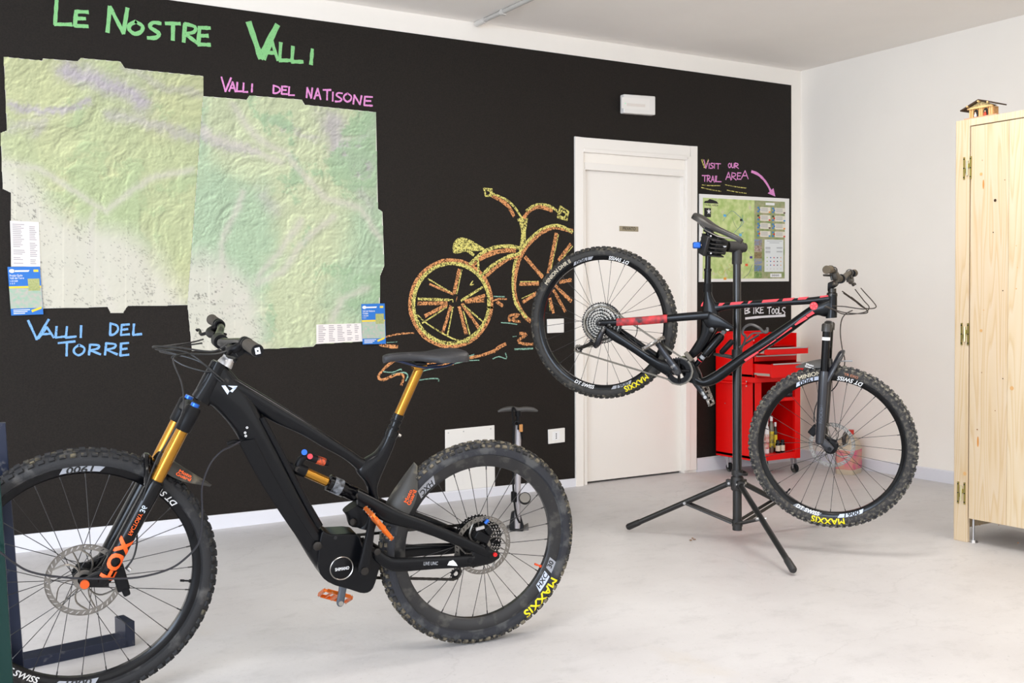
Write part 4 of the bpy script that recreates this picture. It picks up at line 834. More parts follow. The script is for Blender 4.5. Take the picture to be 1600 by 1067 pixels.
# ------------------------------------------------------------------ bits on the floor
for i, (x, y, r_) in enumerate(((1079, 845, .007), (1085, 844, .006), (1082, 842, .005))):
    P = fl(x, y); m = MB(); m.add([(P.x+r_*math.cos(a*1.05+i)*(1.3 if a % 2 else .8), P.y+r_*math.sin(a*1.05+i)*1.2, .001+.005*(a % 2)) for a in range(6)]+[(P.x, P.y, .007)], [(a, (a+1) % 6, 6) for a in range(6)])
    tag(m.build('dry_leaf', mat('dry_leaf', (120, 88, 60), .8), None, smooth=False), ['dry leaf crumb on the floor before the stand, left one', 'dry leaf crumb on the floor before the stand, right one', 'dry leaf crumb on the floor before the stand, rear one'][i], 'leaf', 'leaf crumbs on the floor')
# ------------------------------------------------------------------ bicycles
class BF:
    """a bicycle's own frame: x forward, y left, z up, origin at the rear axle"""
    def __init__(s, O, h, up, near):
        s.O = Vector(O); s.X = Vector(h).normalized(); s.Z = Vector(up).normalized(); s.Y = s.Z.cross(s.X).normalized(); s.Z = s.X.cross(s.Y); s.n = near
        s.M = Matrix((s.X, s.Y, s.Z)).transposed(); s.W = Matrix.Translation(s.O) @ s.M.to_4x4()
    def L(s, x, y, off=0.0):
        q = onp(x, y, s.O+s.Y*(off*s.n), s.Y)-s.O; return Vector((q.dot(s.X), off*s.n, q.dot(s.Z)))
    def Ls(s, pts, off=0.0): return [s.L(p[0], p[1], p[2] if len(p) > 2 else off) for p in pts]
    def view(s, v, c): return math.atan2(v.z-c.z, -s.n*(v.x-c.x)), math.hypot(v.x-c.x, v.z-c.z)
    def ang(s, x, y, c, off=.02): return s.view(s.L(x, y, off), c)[0]
def mir(v): return Vector((v[0], -v[1], v[2]))
LAT = Vector((0, 1, 0))
def root(name, label, cat, bf):
    o = thing(name, label, cat); o.matrix_world = bf.W; return o
def arc_text(bf, c, s, th, r, hgt, m, par, name='lettering', outward=True, surf=None, ks=1.0, off=.03, shear=0.0, mirror=1):
    vs, fs = text_mesh(s, 1.0, shear=shear, bold=.018, grid=.12); mb = MB(); out = []
    # split long edges is not needed: glyph outlines are already fine
    for v in vs:
        x, y = v.x*hgt*ks, v.y*hgt
        t = th-x/r if outward else th+x/r; rr = r+y if outward else r-y
        l = (surf(rr) if surf else off)+v.z*.00012
        out.append(Vector((c.x+rr*math.cos(t)*(-bf.n), bf.n*l, c.z+rr*math.sin(t))))
    mb.add(out, fs); return mb.build(name, m, par, smooth=False)
def wheel(bf, R, T, c, Rt, Ri, tb, mt, mk, nk, tp, front=True, nsp=28, rimw=.0165, phase=0.0, side_rot=1, rotor_r=.10, mrim=None):
    """rim > spokes, valve; tyre > knobs. returns dict"""
    n = bf.n; ax = (0, 1, 0); c = Vector(c); rc = Rt-.006-tb
    prof = [(rc+tb*math.cos(math.radians(a)), tb*math.sin(math.radians(a))) for a in range(-112, 113, 14)]
    prof += [(rc-tb*.52, rimw*.98), (rc-tb*.62, rimw*.7), (rc-tb*.62, -rimw*.7), (rc-tb*.52, -rimw*.98)]
    ty = MB().lathe(prof, c, ax, 84, ref=(1, 0, 0), closed=True).build('tyre', mt, R)
    kb = MB()
    def knob(t, phi, lt, lw, lh, yaw=0.0):
        er = Vector((math.cos(t), 0, math.sin(t))); et = Vector((-math.sin(t), 0, math.cos(t)))
        nrm = er*math.cos(phi)+LAT*math.sin(phi); lat = LAT*math.cos(phi)-er*math.sin(phi)
        p = c+er*rc+nrm*(tb+lh/2-.0015); e1 = et*math.cos(yaw)+lat*math.sin(yaw); e2 = lat*math.cos(yaw)-et*math.sin(yaw)
        vs = []
        for d, k in ((-1, 1), (1, .86)):
            for a, b in ((-1, -1), (1, -1), (1, 1), (-1, 1)): vs.append(p+e1*(a*lt/2*k)+e2*(b*lw/2*k)+nrm*(d*lh/2))
        kb.add(vs, [(4, 5, 6, 7), (0, 1, 5, 4), (1, 2, 6, 5), (2, 3, 7, 6), (3, 0, 4, 7)])
    dt = 2*math.pi/nk
    for i in range(nk):
        t = i*dt
        for sg in (-1, 1):
            knob(t+dt*.25*sg, sg*math.radians(54), dt*Rt*.58, tb*.36, .0085)
            if i % 2: knob(t, sg*math.radians(16), dt*Rt*.56, tb*.40, .0065, .12*sg)
            else: knob(t+dt*.1, sg*math.radians(20), dt*Rt*.62, tb*.32, .0065)
            if tp and i % 2: knob(t+dt*.5, sg*math.radians(34), dt*Rt*.45, tb*.22, .006)
    tag(kb.build('tread_knobs', mk, ty, smooth=False), kind='stuff')
    ro = rc-tb*.42
    rim = MB().lathe([(ro, -rimw), (ro+.004, -rimw), (ro+.004, -rimw+.003), (ro-.004, 0), (ro+.004, rimw-.003), (ro+.004, rimw), (ro, rimw), (Ri+.008, rimw*.86), (Ri, rimw*.45), (Ri, -rimw*.45), (Ri+.008, -rimw*.86)], c, ax, 84, ref=(1, 0, 0), closed=True).build('wheel_rim', mrim or M_gloss, R)
    fl_r, fl_o = .027, .029
    for i in range(nsp):
        t = 2*math.pi*(i+phase)/nsp; sg = 1 if i % 2 else -1; dlt = (1 if (i//2) % 2 else -1)*math.radians(62)*.9
        a = c+Vector((Ri*math.cos(t), 0.004*sg, Ri*math.sin(t))); b = c+Vector((fl_r*math.cos(t+dlt), sg*fl_o, fl_r*math.sin(t+dlt)))
        MB().cyl(a, b, .00115, 6).cyl(a+(a-b).normalized()*.001, a+(b-a).normalized()*.012, .0021, 6).build('spoke', M_spoke, rim)
    hub = MB().lathe([(.0085, -.052), (.012, -.050), (.012, -.034), (.030, -.031), (.030, -.026), (.017, -.022), (.0135, 0), (.017, .022), (.030, .026), (.030, .031), (.012, .034), (.012, .050), (.0085, .052)], c, ax, 24).build('hub', M_matt, R)
    return dict(tyre=ty, rim=rim, hub=hub, c=c, rc=rc, tb=tb, ro=ro, Ri=Ri)
def rotor(c, y, r, R, bolts=6, rot0=.2, hook=1):
    mb = MB(); n = 36; w = .0009
    def seg(r0, r1, a0, a1, k=3, tw=0.0):
        q0 = []; q1 = []
        for i in range(k+1):
            a = a0+(a1-a0)*i/k; q0.append((c.x+r0*math.cos(a), y, c.z+r0*math.sin(a))); q1.append((c.x+r1*math.cos(a+tw), y, c.z+r1*math.sin(a+tw)))
        poly = q0+q1[::-1]
        for i in range(k):
            p = [q0[i], q0[i+1], q1[i+1], q1[i]]; mb.prism([(x, yy-w, z) for x, yy, z in p], (0, 2*w, 0))
    seg(r*.965, r, 0, 2*math.pi, 72); seg(r*.845, r*.885, 0, 2*math.pi, 72)
    for i in range(n):
        a = 2*math.pi*i/n; seg(r*.88, r*.99, a, a+2*math.pi/n*.74, 1, .10)
    for i in range(bolts):
        a = rot0+2*math.pi*i/bolts; q = [Vector((c.x+rr*math.cos(a+hook*t), y, c.z+rr*math.sin(a+hook*t))) for rr, t in ((r*.24, 0), (r*.45, .10), (r*.66, .34), (r*.87, .72))]
        mb.tube(q, .0032, 6, sub=3, flat=.35); q = [Vector((c.x+rr*math.cos(a+hook*t), y, c.z+rr*math.sin(a+hook*t))) for rr, t in ((r*.24, 0), (r*.5, -.16), (r*.87, -.10))]; mb.tube(q, .0028, 6, sub=3, flat=.35)
    seg(r*.16, r*.28, 0, 2*math.pi, 24)
    return mb.build('brake_rotor', mat('rotor_steel', (128, 124, 118), .4, metal=.9), R, smooth=False)
def cog_poly(c, y, r, teeth, a0=0.0):
    o = []
    for i in range(teeth):
        for f, rr in ((.0, r-.004), (.28, r-.004), (.42, r), (.66, r), (.8, r-.004)):
            a = a0+2*math.pi*(i+f)/teeth; o.append(Vector((c.x+rr*math.cos(a), y, c.z+rr*math.sin(a))))
    return o
def cog(mb, c, y, r, teeth, ri, th=.0018, arms=5):
    out = cog_poly(c, y, r, teeth); n = len(out); inn = [Vector((c.x+ri*math.cos(math.atan2(p.z-c.z, p.x-c.x)), y, c.z+ri*math.sin(math.atan2(p.z-c.z, p.x-c.x)))) for p in out]
    d = Vector((0, th, 0)); vs = out+inn+[p+d for p in out]+[p+d for p in inn]; fs = []
    for i in range(n):
        j = (i+1) % n; fs += [(i, j, n+j, n+i), (2*n+i, 3*n+i, 3*n+j, 2*n+j), (i, 2*n+i, 2*n+j, j), (n+i, n+j, 3*n+j, 3*n+i)]
    mb.add(vs, fs)
    for k in range(arms):
        a = 2*math.pi*k/arms+r*9; e = Vector((math.cos(a), 0, math.sin(a))); t = Vector((-e.z, 0, e.x))
        if ri > .03: mb.box(c+Vector((0, y-c.y+th/2, 0))+e*((ri+.018)/2+.002), (ri-.014, th, .007), Matrix((e, LAT, t)).transposed())
def cassette(c, n, R, y0=.018, big=.104, small=.022, k=12, m=None):
    ob = None
    for i in range(k):
        r = small+(big-small)*(i/(k-1))**1.15; y = n*(y0+(k-1-i)*.0031); mb = MB(); cog(mb, c, y, r, max(10, int(r*2*math.pi/.0127)), max(.012, r-.0085))
        o = mb.build('sprocket', (M_blk if i % 2 and m is None else m) or mat('sprocket_steel', (150, 146, 138), .32, metal=.9, bump=.2), ob or R, smooth=False)  # every other cog coloured black to stand in for shaded gaps between rings
        if ob is None: ob = MB().cyl(c+Vector((0, n*y0, 0)), c+Vector((0, n*(y0+.038), 0)), .017, 20).build('cassette', M_dsteel, R); o.parent = ob
    return ob
def chain(path, R, y_list=None, closed=False, m=None, pitch=.0127):
    pts = [Vector(p) for p in path]; P = [pts[0]]; acc = 0
    seg = []; d = 0.0; dense = [Vector(x) for x in cr([tuple(p) for p in pts], 1)]
    dense = []
    for a, b in zip(pts, pts[1:]):
        nn = max(1, int((b-a).length/.001))
        for i in range(nn): dense.append(a.lerp(b, i/nn))
    dense.append(pts[-1]); out = [dense[0]]
    for p in dense:
        if (p-out[-1]).length >= pitch: out.append(p)
    mb = MB()
    for i, (a, b) in enumerate(zip(out, out[1:])):
        t = (b-a).normalized(); u = t.cross(LAT).normalized(); l = u.cross(t); Rm = Matrix((t, l, u)).transposed(); w_ = .0034 if i % 2 else .0022
        for s_ in (-1, 1): mb.box((a+b)/2+l*(s_*w_), ((b-a).length+.005, .0011, .0078), Rm)
        mb.cyl(a-l*.0032, a+l*.0032, .0026, 6)
    return tag(mb.build('chain', m or M_dsteel, R, smooth=False), kind='stuff')
def pedal(R, c, d, lat, m, hl=.050, hw=.050, th=.007):
    """open platform pedal: c centre, d direction across the platform, lat lateral axis"""
    d = Vector(d).normalized(); lat = Vector(lat).normalized(); u = d.cross(lat).normalized(); Rm = Matrix((d, lat, u)).transposed(); mb = MB(); c = Vector(c)
    for s_ in (-1, 1):
        mb.box(c+d*(s_*hl), (.008, hw*1.7, th*1.7), Rm); mb.box(c+lat*(s_*hw), (hl*1.7, .008, th*1.7), Rm)
        for q in (-1, 1): mb.tube([c+d*(s_*hl)+lat*(q*hw*.82), c+d*(s_*hl*.82)+lat*(q*hw)], .005, 6)
    for k in (-.45, .45): mb.box(c+d*(hl*k), (.006, hw*1.9, th*1.2), Rm)
    mb.cyl(c-lat*hw, c+lat*hw, .0085, 10)
    o = mb.build('pedal', m, R, smooth=False, bevel=.0012)
    pn = MB()
    for a in (-1, -.33, .33, 1):
        for b_ in (-1, 1):
            for q in (-1, 1): p = c+d*(hl*b_)+lat*(hw*.8*a)+u*(q*th*.8); pn.cyl(p, p+u*(q*.0035), .0014, 5)
    pn.build('pedal_pins', M_steel, o); return o
def saddle(bf, nose, tail, R, m, wmax=.070, dip=.0, shell=.03, railm=None):
    nose, tail = Vector(nose), Vector(tail); X = (nose-tail); ln = X.length; X.normalize(); U = X.cross(LAT).normalized()
    if U.z < 0: U = -U
    prof = [(0.0, .030, -.006), (.04, .058, 0), (.14, .069, .004), (.26, .068, .003), (.38, .058, 0), (.50, .040, -.001), (.62, .028, 0), (.78, .021, .001), (.92, .018, -.001), (.985, .012, -.005), (1.0, .004, -.010)]
    rs = []
    for q in cr(prof, 3):
        t, w_, z = q; w_ = max(.003, w_*wmax/.07); cnt = tail+X*(ln*t); ring = []; drop = .010+.30*w_; th = .012
        for k in range(13):
            f = -1+k/6; ring.append(cnt+LAT*(w_*math.sin(f*math.pi/2))+U*(z-drop*abs(f)**3.2-dip*math.sin(math.pi*t)))
        for k in range(12, -1, -2):
            f = -1+k/6; ring.append(cnt+LAT*(w_*.86*math.sin(f*math.pi/2))+U*(z-th-drop*.72*abs(f)**3.2-dip*math.sin(math.pi*t)))
        rs.append(ring)
    o = MB().rings(rs).build('saddle', m, R, angle=60)
    rl = MB(); r_ = tail.lerp(nose, .5)
    for s_ in (-1, 1): rl.tube([tail+X*.035+LAT*(s_*.028)-U*.03, tail+X*(.075)+LAT*(s_*.024)-U*.046, tail+X*(.15)+LAT*(s_*.022)-U*.048, tail+X*(ln*.80)+LAT*(s_*.014)-U*.026, nose-X*.03-U*.02+LAT*(s_*.008)], .0036, 8, sub=3)
    rl.build('saddle_rails', railm or M_dsteel, o); return o
def sheet(spine, out, W, dep, n=9, th=.0016):
    """curved mudguard: spine points, outward dirs, half widths, side drop"""
    rs = []
    for p, o, w_, d in zip(spine, out, W, dep):
        p, o = Vector(p), Vector(o).normalized(); a = []; b = []
        for k in range(n):
            f = -1+2*k/(n-1); q = p+LAT*(w_*math.sin(f*1.35)/math.sin(1.35))-o*(d*(1-math.cos(f*1.35))/(1-math.cos(1.35))); a.append(q); b.append(q-o*th)
        rs.append(a+b[::-1])
    return MB().rings(rs)
def words_on(bf, s_lines, p0, ex, ey, hgt, m, par, name='lettering', th=0.0):
    """flat print: p0 centre (local), ex/ey local unit vectors"""
    mb = MB()
    for s, dy, k, h_ in s_lines:
        vs, fs = text_mesh(s, 1.0, bold=.016); mb.add([p0+ex*(v.x*hgt*k)+ey*(v.y*hgt*h_+dy*hgt)+LAT*(bf.n*v.z*.00015) for v in vs], fs)
    return mb.build(name, m, par, smooth=False)

# ================================================================== BIKE 1: black electric mountain bike standing at the left
B1 = BF((-2.04897, -2.35774, .34801), (-0.992061, .125757, 0), (0, 0, 1), 1)
_s = Vector((-B1.X.y, B1.X.x, 0)); _up = Vector((0, 0, 1))*math.cos(.096)+_s*math.sin(.096)
B1 = BF((-2.04897, -2.35774, .34801), B1.X, _up, 1)
bk1 = root('mountain_bicycle', 'black electric mountain bicycle with gold fork and seatpost standing on the floor at left', 'bicycle', B1)
L1 = B1.L
rA = Vector((0, 0, 0)); fA = L1(130.4, 898.9)
w1r = wheel(B1, bk1, 'r', rA, .352, .262, .029, M_rubdirt2, M_rubdirt, 78, True, phase=.3, mrim=mat('dusty_carbon_rim', (24, 24, 26), .35, wear=(58, 56, 53), wscale=30, wamt=.54))
w1f = wheel(B1, bk1, 'f', fA, .378, .303, .030, mat('dark_sidewall', (23, 23, 25), .7, bump=.4, wear=(70, 68, 66), wscale=16, wamt=.57), M_rubdark, 80, True, phase=.15)
def tsurf(w): return lambda r: math.sqrt(max(1e-6, w['tb']**2-(r-w['rc'])**2))+.0009
for w_, px, s_, hgt, m_, outw, rr in ((w1r, (837, 926), 'MAXXIS', .040, M_yel, True, .5),):
    th = B1.ang(px[0], px[1], w_['c']); arc_text(B1, w_['c'], s_, th, w_['rc']-w_['tb']*.05, hgt, m_, w_['tyre'], outward=outw, surf=tsurf(w_), ks=1.15)
rs_ = lambda w: (lambda r: .0172)
def rimtext(bf, w_, px, s_, hgt, m_, outw, ks=1.0, plate=None, shear=.2):
    th = bf.ang(px[0], px[1], w_['c']); r_ = (w_['ro']+w_['Ri'])/2+.002; hw = (w_['ro']-w_['Ri'])
    def sf(r): 
        t = (r-w_['Ri'])/hw; return .0165*(.80+.22*min(1, max(0, t)))+.0006
    if plate:
        mb = MB(); a0, a1 = th-plate[0]/r_, th+plate[0]/r_; N = 10; q = []
        for i in range(N+1):
            for k, t in ((0, .28), (1, .92)):
                rr = w_['Ri']+hw*t; a = a0+(a1-a0)*i/N+(.02 if k else -.02)*(1 if outw else -1); q.append((w_['c'].x+rr*math.cos(a)*(-bf.n), bf.n*(sf(rr)-.0002), w_['c'].z+rr*math.sin(a)))
        mb.add(q, [(2*i, 2*i+1, 2*i+3, 2*i+2) for i in range(N)]); mb.build('rim_decal', plate[1], w_['rim'], smooth=False)
    arc_text(bf, w_['c'], s_, th, r_, hgt, m_, w_['rim'], outward=outw, surf=lambda r: sf(r)+.0004, ks=ks, shear=shear)
M_decal = mat('rim_decal_grey', (150, 152, 158), .5)
rimtext(B1, w1r, (846, 907), 'HXC', .026, M_blk, False, 1.0, (.030, mat('rim_decal_pale', (196, 204, 220), .5)))
rimtext(B1, w1r, (858, 882), '30', .026, M_blk, False, 1.0, (.020, M_decal))
rimtext(B1, w1r, (664, 758), 'HXC', .026, M_blk, False, 1.0, (.034, M_decal))
rimtext(B1, w1f, (128, 733), '1900', .026, M_blk, False, 1.5, (.055, M_decal))
rimtext(B1, w1f, (120, 1063), '1900', .026, M_blk, False, 1.5, (.055, M_decal))
rimtext(B1, w1f, (26, 1058), 'DT SWISS', .024, M_wht, False, 1.1)
rimtext(B1, w1f, (257, 766), 'DT SWISS', .024, M_wht, False, 1.1)
v_ = L1(854, 886); ang = B1.view(v_, rA)[0]
def valve(bf, w_, px, m, ln=.03):
    a = bf.ang(px[0], px[1], w_['c'], 0); e = Vector((-bf.n*math.cos(a), 0, math.sin(a))); p = w_['c']+e*(w_['Ri']+.003)
    MB().cyl(p, p-e*ln, .0028, 8).cyl(p-e*.002, p-e*.008, .0055, 8).cyl(p-e*(ln-.012), p-e*ln, .0038, 8).build('valve', m, w_['rim'])
valve(B1, w1r, (843, 884), mat('valve_orange', (222, 84, 40), .4, metal=.3)); valve(B1, w1f, (305, 908), M_matt, .034)
rotor(Vector((0, 0, 0)), .036, .10, bk1, rot0=.4); rotor(fA, .040, .105, bk1, rot0=.1, hook=-1)
cas1 = cassette(rA, -1, bk1, .016, .092, .02, 11, M_matt)
# frame: every tube lies between its two edges in the photograph
def tube1(name, a, b, W, off=0.0, m=None, sub=4, e=.75, par=None, bf=None, n=16):
    bf = bf or B1; o = MB().loft(bf.Ls(a, off), bf.Ls(b, off), W, LAT, sub, n, e).build(name, m or M_frame, par or bk1, angle=50); return o
dt1 = tube1('down_tube', [(331, 563), (303, 618), (331, 634), (364, 671), (391, 720), (420, 766), (453, 822), (488, 880), (510, 903)],
     [(352, 570), (372, 592), (396, 622), (414, 660), (434, 700), (462, 757), (488, 806), (515, 842), (548, 872)], [.020, .026, .030, .034, .036, .037, .037, .038, .040])
tube1('top_tube', [(345, 577), (385, 600), (430, 627), (470, 652.5), (510, 678), (545, 701), (568, 716), (590, 722)], [(350, 612), (384, 628), (421, 656), (470, 678.5), (505, 699), (536, 716), (558, 735), (573, 760)], [.021, .023, .021, .0185, .018, .018, .018, .017])
tube1('seat_tube', [(604, 672), (598, 688), (586, 706), (566, 719), (556, 735), (572, 756), (578, 782), (570, 800), (556, 822)], [(620, 676), (617, 689), (609, 710), (601, 729), (594, 745), (588, 764), (592, 786), (590, 806), (584, 826)], [.019, .02, .021, .023, .025, .026, .026, .028, .034])
tube1('head_tube', [(333, 562), (318, 590), (300, 617)], [(353, 571), (341, 602), (327, 634)], [.024, .027, .028])
tube1('battery_cover', [(402, 652), (430, 706), (462, 768), (492, 824)], [(411, 648), (440, 700), (470, 760), (502, 816)], [.030, .032, .032, .030], m=M_matt, e=.5)
# ridge of the down tube side
MB().loft(B1.Ls([(372, 690), (402, 745), (440, 805), (480, 862)], .0355), B1.Ls([(398, 686), (428, 742), (462, 800), (496, 850)], .0355), [.003]*4, LAT, 3, 10, .5).build('side_panel', M_matt, bk1, angle=40)
mot = [(497, 826), (512, 829), (552, 829), (562, 848), (584, 856), (592, 868), (586, 884), (577, 912), (563, 920), (541, 914), (508, 903), (492, 880)]
P_m = [Vector(p) for p in cr([tuple(x) for x in B1.Ls(mot, .0)], 3, True)]
MB().prism([p-LAT*.045 for p in P_m], (0, .09, 0)).build('motor_housing', M_frame, bk1, smooth=True, bevel=.010, segs=4)
mc_ = L1(534, 888, .05)
MB().lathe([(.0001, .054), (.030, .053), (.034, .050), (.035, .042)], Vector((mc_.x, 0, mc_.z)), (0, 1, 0), 36).build('motor_cover', M_matt, bk1)
MB().lathe([(.0345, .050), (.0365, .0515), (.038, .050), (.038, .044)], Vector((mc_.x, 0, mc_.z)), (0, 1, 0), 36).build('cover_ring', M_steel, bk1)
words_on(B1, [('SHIMANO', 0, .7, 1)], Vector((mc_.x, .0548, mc_.z)), Vector((-1, 0, 0.04)), Vector((0, 0, 1)), .0145, M_wht, bk1)
p_ = L1(496, 853, .045); MB().lathe([(.0001, .004), (.007, .004), (.0135, .002), (.0145, 0)], p_, (0, 1, 0), 20).build('motor_bolt', M_dsteel, bk1)
p_ = L1(524, 840, .0455); MB().cyl(p_, p_+LAT*.0015, .006, 14).build('motor_port', M_blk, bk1)
# shock mount bracket and rocker
tube1('rocker_bracket', [(536, 799), (541, 806), (545, 820), (553, 822)], [(560, 782), (572, 790), (578, 806), (580, 816)], [.026, .030, .030, .028], m=M_matt, sub=3)
for x, y in ((561.5, 775), (552, 816)): p_ = L1(x, y, .034); MB().lathe([(.0001, .004), (.006, .004), (.011, .003), (.013, 0)], p_, (0, 1, 0), 20).build('pivot_bolt', M_dsteel, bk1)
tube1('shock_bracket', [(443, 716), (456, 722)], [(450, 736), (470, 740)], [.018, .014], m=M_matt, sub=0)
sh0, sh1 = L1(463, 731), L1(561, 775); dv = (sh1-sh0)
sk = MB().lathe([(.0085, 0), (.0085, .34), (.0001, .34)], sh0+dv*.12, dv*1.0, 20).v
shock = MB().cyl(sh0+dv*.10, sh0+dv*.52, .0155, 22).build('shock', M_gold, bk1)
MB().cyl(sh0, sh0+dv*.14, .019, 20).build('shock_end', M_matt, shock); MB().cyl(sh0-LAT*.018, sh0+LAT*.018, .0085, 16).build('shock_eyelet', M_dsteel, shock); MB().cyl(sh1-LAT*.018, sh1+LAT*.018, .0085, 16).build('shock_eyelet', M_dsteel, shock)
MB().tube([sh0+dv*.48, sh0+dv*.50, sh0+dv*.76, sh0+dv*.78, sh0+dv*.93, sh0+dv*.97], [.018, .026, .026, .023, .023, .014], 22).build('shock_body', M_gloss, shock)
MB().cyl(sh0+dv*.56+LAT*.0, sh0+dv*.70, .0264, 22).build('shock_label', mat('shock_label_grey', (120, 124, 130), .35, rgb2=(20, 20, 22), vscale=70), shock)
pg0, pg1 = L1(480, 713), L1(513, 724)
MB().tube([pg0, pg0.lerp(pg1, .1), pg0.lerp(pg1, .9), pg1], [.010, .0125, .0125, .010], 18).build('reservoir', M_matt, shock); MB().cyl(pg0.lerp(pg1, .45), pg0.lerp(pg1, .82), .0128, 18).build('reservoir_label', mat('label_orange', (226, 84, 24), .45, rgb2=(24, 22, 22), vscale=90), shock)
MB().tube([L1(478, 713), L1(470, 718), L1(466, 728)], [.011, .012, .013], 14, sub=2).build('reservoir_bridge', M_matt, shock)
MB().cyl(L1(475.5, 706.5, .0), L1(475.5, 706.5, .02), .009, 16).build('blue_dial', M_blue, shock); MB().cyl(L1(484.5, 713, .0), L1(484.5, 713, .018), .0085, 16).build('red_dial', mat('red_anodised', (196, 60, 70), .35, metal=.5), shock)
# rear triangle, near side and its mirror image
def pair(name, a, b, W, off, m=None, sub=3, bf=None, par=None, e=.75, only=0):
    bf = bf or B1; par = par or bk1; A_, B_ = bf.Ls(a, off), bf.Ls(b, off)
    if only <= 0 or True: MB().loft(A_, B_, W, LAT, sub, 14, e).build(name, m or M_frame, par, angle=50)
    if not only: MB().loft([mir(p) for p in A_], [mir(p) for p in B_], W, LAT, sub, 14, e).build(name, m or M_frame, par, angle=50)
sA = [(558, 764, .030), (580, 775, .032), (605, 788, .045), (631, 800.6, .052), (662, 812, .058), (708, 831, .066), (745, 848, .070), (768, 859, .070)]
sB = [(558, 790, .030), (575, 800, .032), (600, 815, .045), (625, 822, .052), (655, 829.5, .058), (700, 847, .066), (736, 861, .070), (762, 872, .070)]
pair('seat_stay', sA, sB, [.010, .012, .012, .011, .010, .009, .008, .007], 0)
cA = [(580, 857, .052), (592, 857, .054), (606, 868, .058), (625, 871, .062), (680, 869, .068), (720, 868, .070), (741, 868, .070)]
cB = [(583, 868, .052), (586, 876, .054), (602, 888, .058), (622, 893, .062), (680, 889, .068), (718, 887, .070), (741, 884, .070)]
pair('chain_stay', cA, cB, [.010, .012, .012, .011, .009, .008, .007], 0)
pair('dropout', [(738, 862, .068), (752, 850, .068), (768, 858, .068), (780, 864, .068)], [(738, 887, .068), (752, 884, .068), (768, 880, .068), (779, 872, .068)], [.006]*4, 0, sub=2)
p_ = L1(589.5, 862, .066); MB().lathe([(.0001, .004), (.006, .004), (.011, .003), (.012, 0)], p_, (0, 1, 0), 18).build('pivot_bolt', M_dsteel, bk1)
p_ = L1(735, 876, .078); MB().lathe([(.0001, .003), (.006, .003), (.009, .002), (.010, 0)], p_, (0, 1, 0), 18).build('pivot_bolt', M_matt, bk1)
p_ = L1(773, 866, .075); MB().cyl(Vector((0, -.08, 0)), Vector((0, .078, 0)), .008, 14).build('thru_axle', M_matt, bk1)
MB().cyl(p_, p_+LAT*.006, .007, 16).build('axle_end', mat('axle_red', (208, 30, 34), .3, metal=.3), bk1)
ex = (L1(697, 880, .078)-L1(649, 881, .078)).normalized(); words_on(B1, [('LIVE UNC', 0, .72, 1)], L1(673, 880.5, .0775), ex, ex.cross(LAT).normalized()*(1 if ex.cross(LAT).z > 0 else -1), .016, M_grey, bk1)
bl = B1.Ls([(699, 883), (702, 877), (708, 875), (712, 879), (715, 884)], .0778); MB().prism(bl, (0, .0006, 0)).build('cloud_sticker', M_wht, bk1, smooth=False)
# brake caliper at the rear
cl = MB(); cl.box(L1(752, 838, .045), (.055, .03, .032), Matrix.Rotation(math.radians(-28), 3, 'Y')); cl.box(L1(762, 828, .050), (.03, .03, .02), Matrix.Rotation(math.radians(-50), 3, 'Y')); cal = cl.build('rear_brake_caliper', M_matt, bk1, bevel=.004)
MB().cyl(L1(758, 818, .045), L1(763, 812, .045), .006, 12).build('banjo', M_blue, cal); MB().box(L1(750, 825, .062), (.03, .006, .010), Matrix.Rotation(math.radians(10), 3, 'Y')).build('caliper_bolt', M_silver, cal)
# derailleur and chain on the far side
der = MB().tube(B1.Ls([(752, 856, -.07), (742, 872, -.07), (736, 886, -.065)]), [.012, .016, .010], 10, sub=2).build('rear_derailleur', M_matt, bk1)
j1, j2 = L1(722, 872, -.05), L1(712, 896, -.05)
for jj in (j1, j2): mb = MB(); cog(mb, jj, jj.y, .021, 12, .008, .002, 0); mb.build('jockey_wheel', M_matt, der, smooth=False)
# cranks
bbn = L1(568, 890, .085); tip = L1(581.5, 815, .090); BB = Vector((bbn.x, 0, bbn.z))
cv = Vector((tip.x-bbn.x, 0, tip.z-bbn.z)).normalized()*.168
def crank(bb, v, y, R, m, w0=.020, w1=.013, th=.009):
    a = Vector((bb.x, y, bb.z)); b = a+v; d = v.normalized(); p = Vector((-d.z, 0, d.x))
    A_ = [a-d*.018+p*w0*.5, a+p*w0, a.lerp(b, .3)+p*w0*.85, a.lerp(b, .8)+p*w1*.95, b+p*w1, b+d*.012+p*w1*.5]; B_ = [x-2*p*((x-(a+d*((x-a).dot(d)))).dot(p)) for x in A_]
    o = MB().loft(A_, B_, [th*.8, th, th, th*.9, th*.9, th*.7], LAT, 3, 14, .6).build('crank_arm', m, R, angle=50)
    return o
cr1 = crank(BB, cv, .088, bk1, M_matt); cr2 = crank(BB, -cv, -.088, bk1, mat('crank_steel', (90, 96, 104), .3, metal=.6))
MB().cyl(Vector((BB.x, .094, BB.z)), Vector((BB.x, .101, BB.z)), .0125, 20).cyl(Vector((BB.x, -.09, BB.z)), Vector((BB.x, .09, BB.z)), .012, 16).build('crank_axle', M_dsteel, bk1)
e_ = BB-cv+Vector((0, -.088, 0)); MB().cyl(e_-LAT*.012, e_+LAT*.0105, .0085, 14).build('pedal_bolt', M_steel, cr2)
d_ = L1(617, 850, .14)-L1(577, 800, .14); pedal(bk1, BB+cv+Vector((0, .150, 0)), d_, LAT, M_orange)
d2 = L1(552, 930, -.14)-L1(496, 915, -.14); pedal(bk1, BB-cv+Vector((0, -.150, 0)), Vector((d2.x, 0, d2.z)), LAT+Vector((0, 0, .55)), M_orange)
rg = MB(); cog(rg, BB, -.05, .072, 34, .055, .0025, 5); rg.build('chainring', M_matt, bk1, smooth=False)
yj = -.05
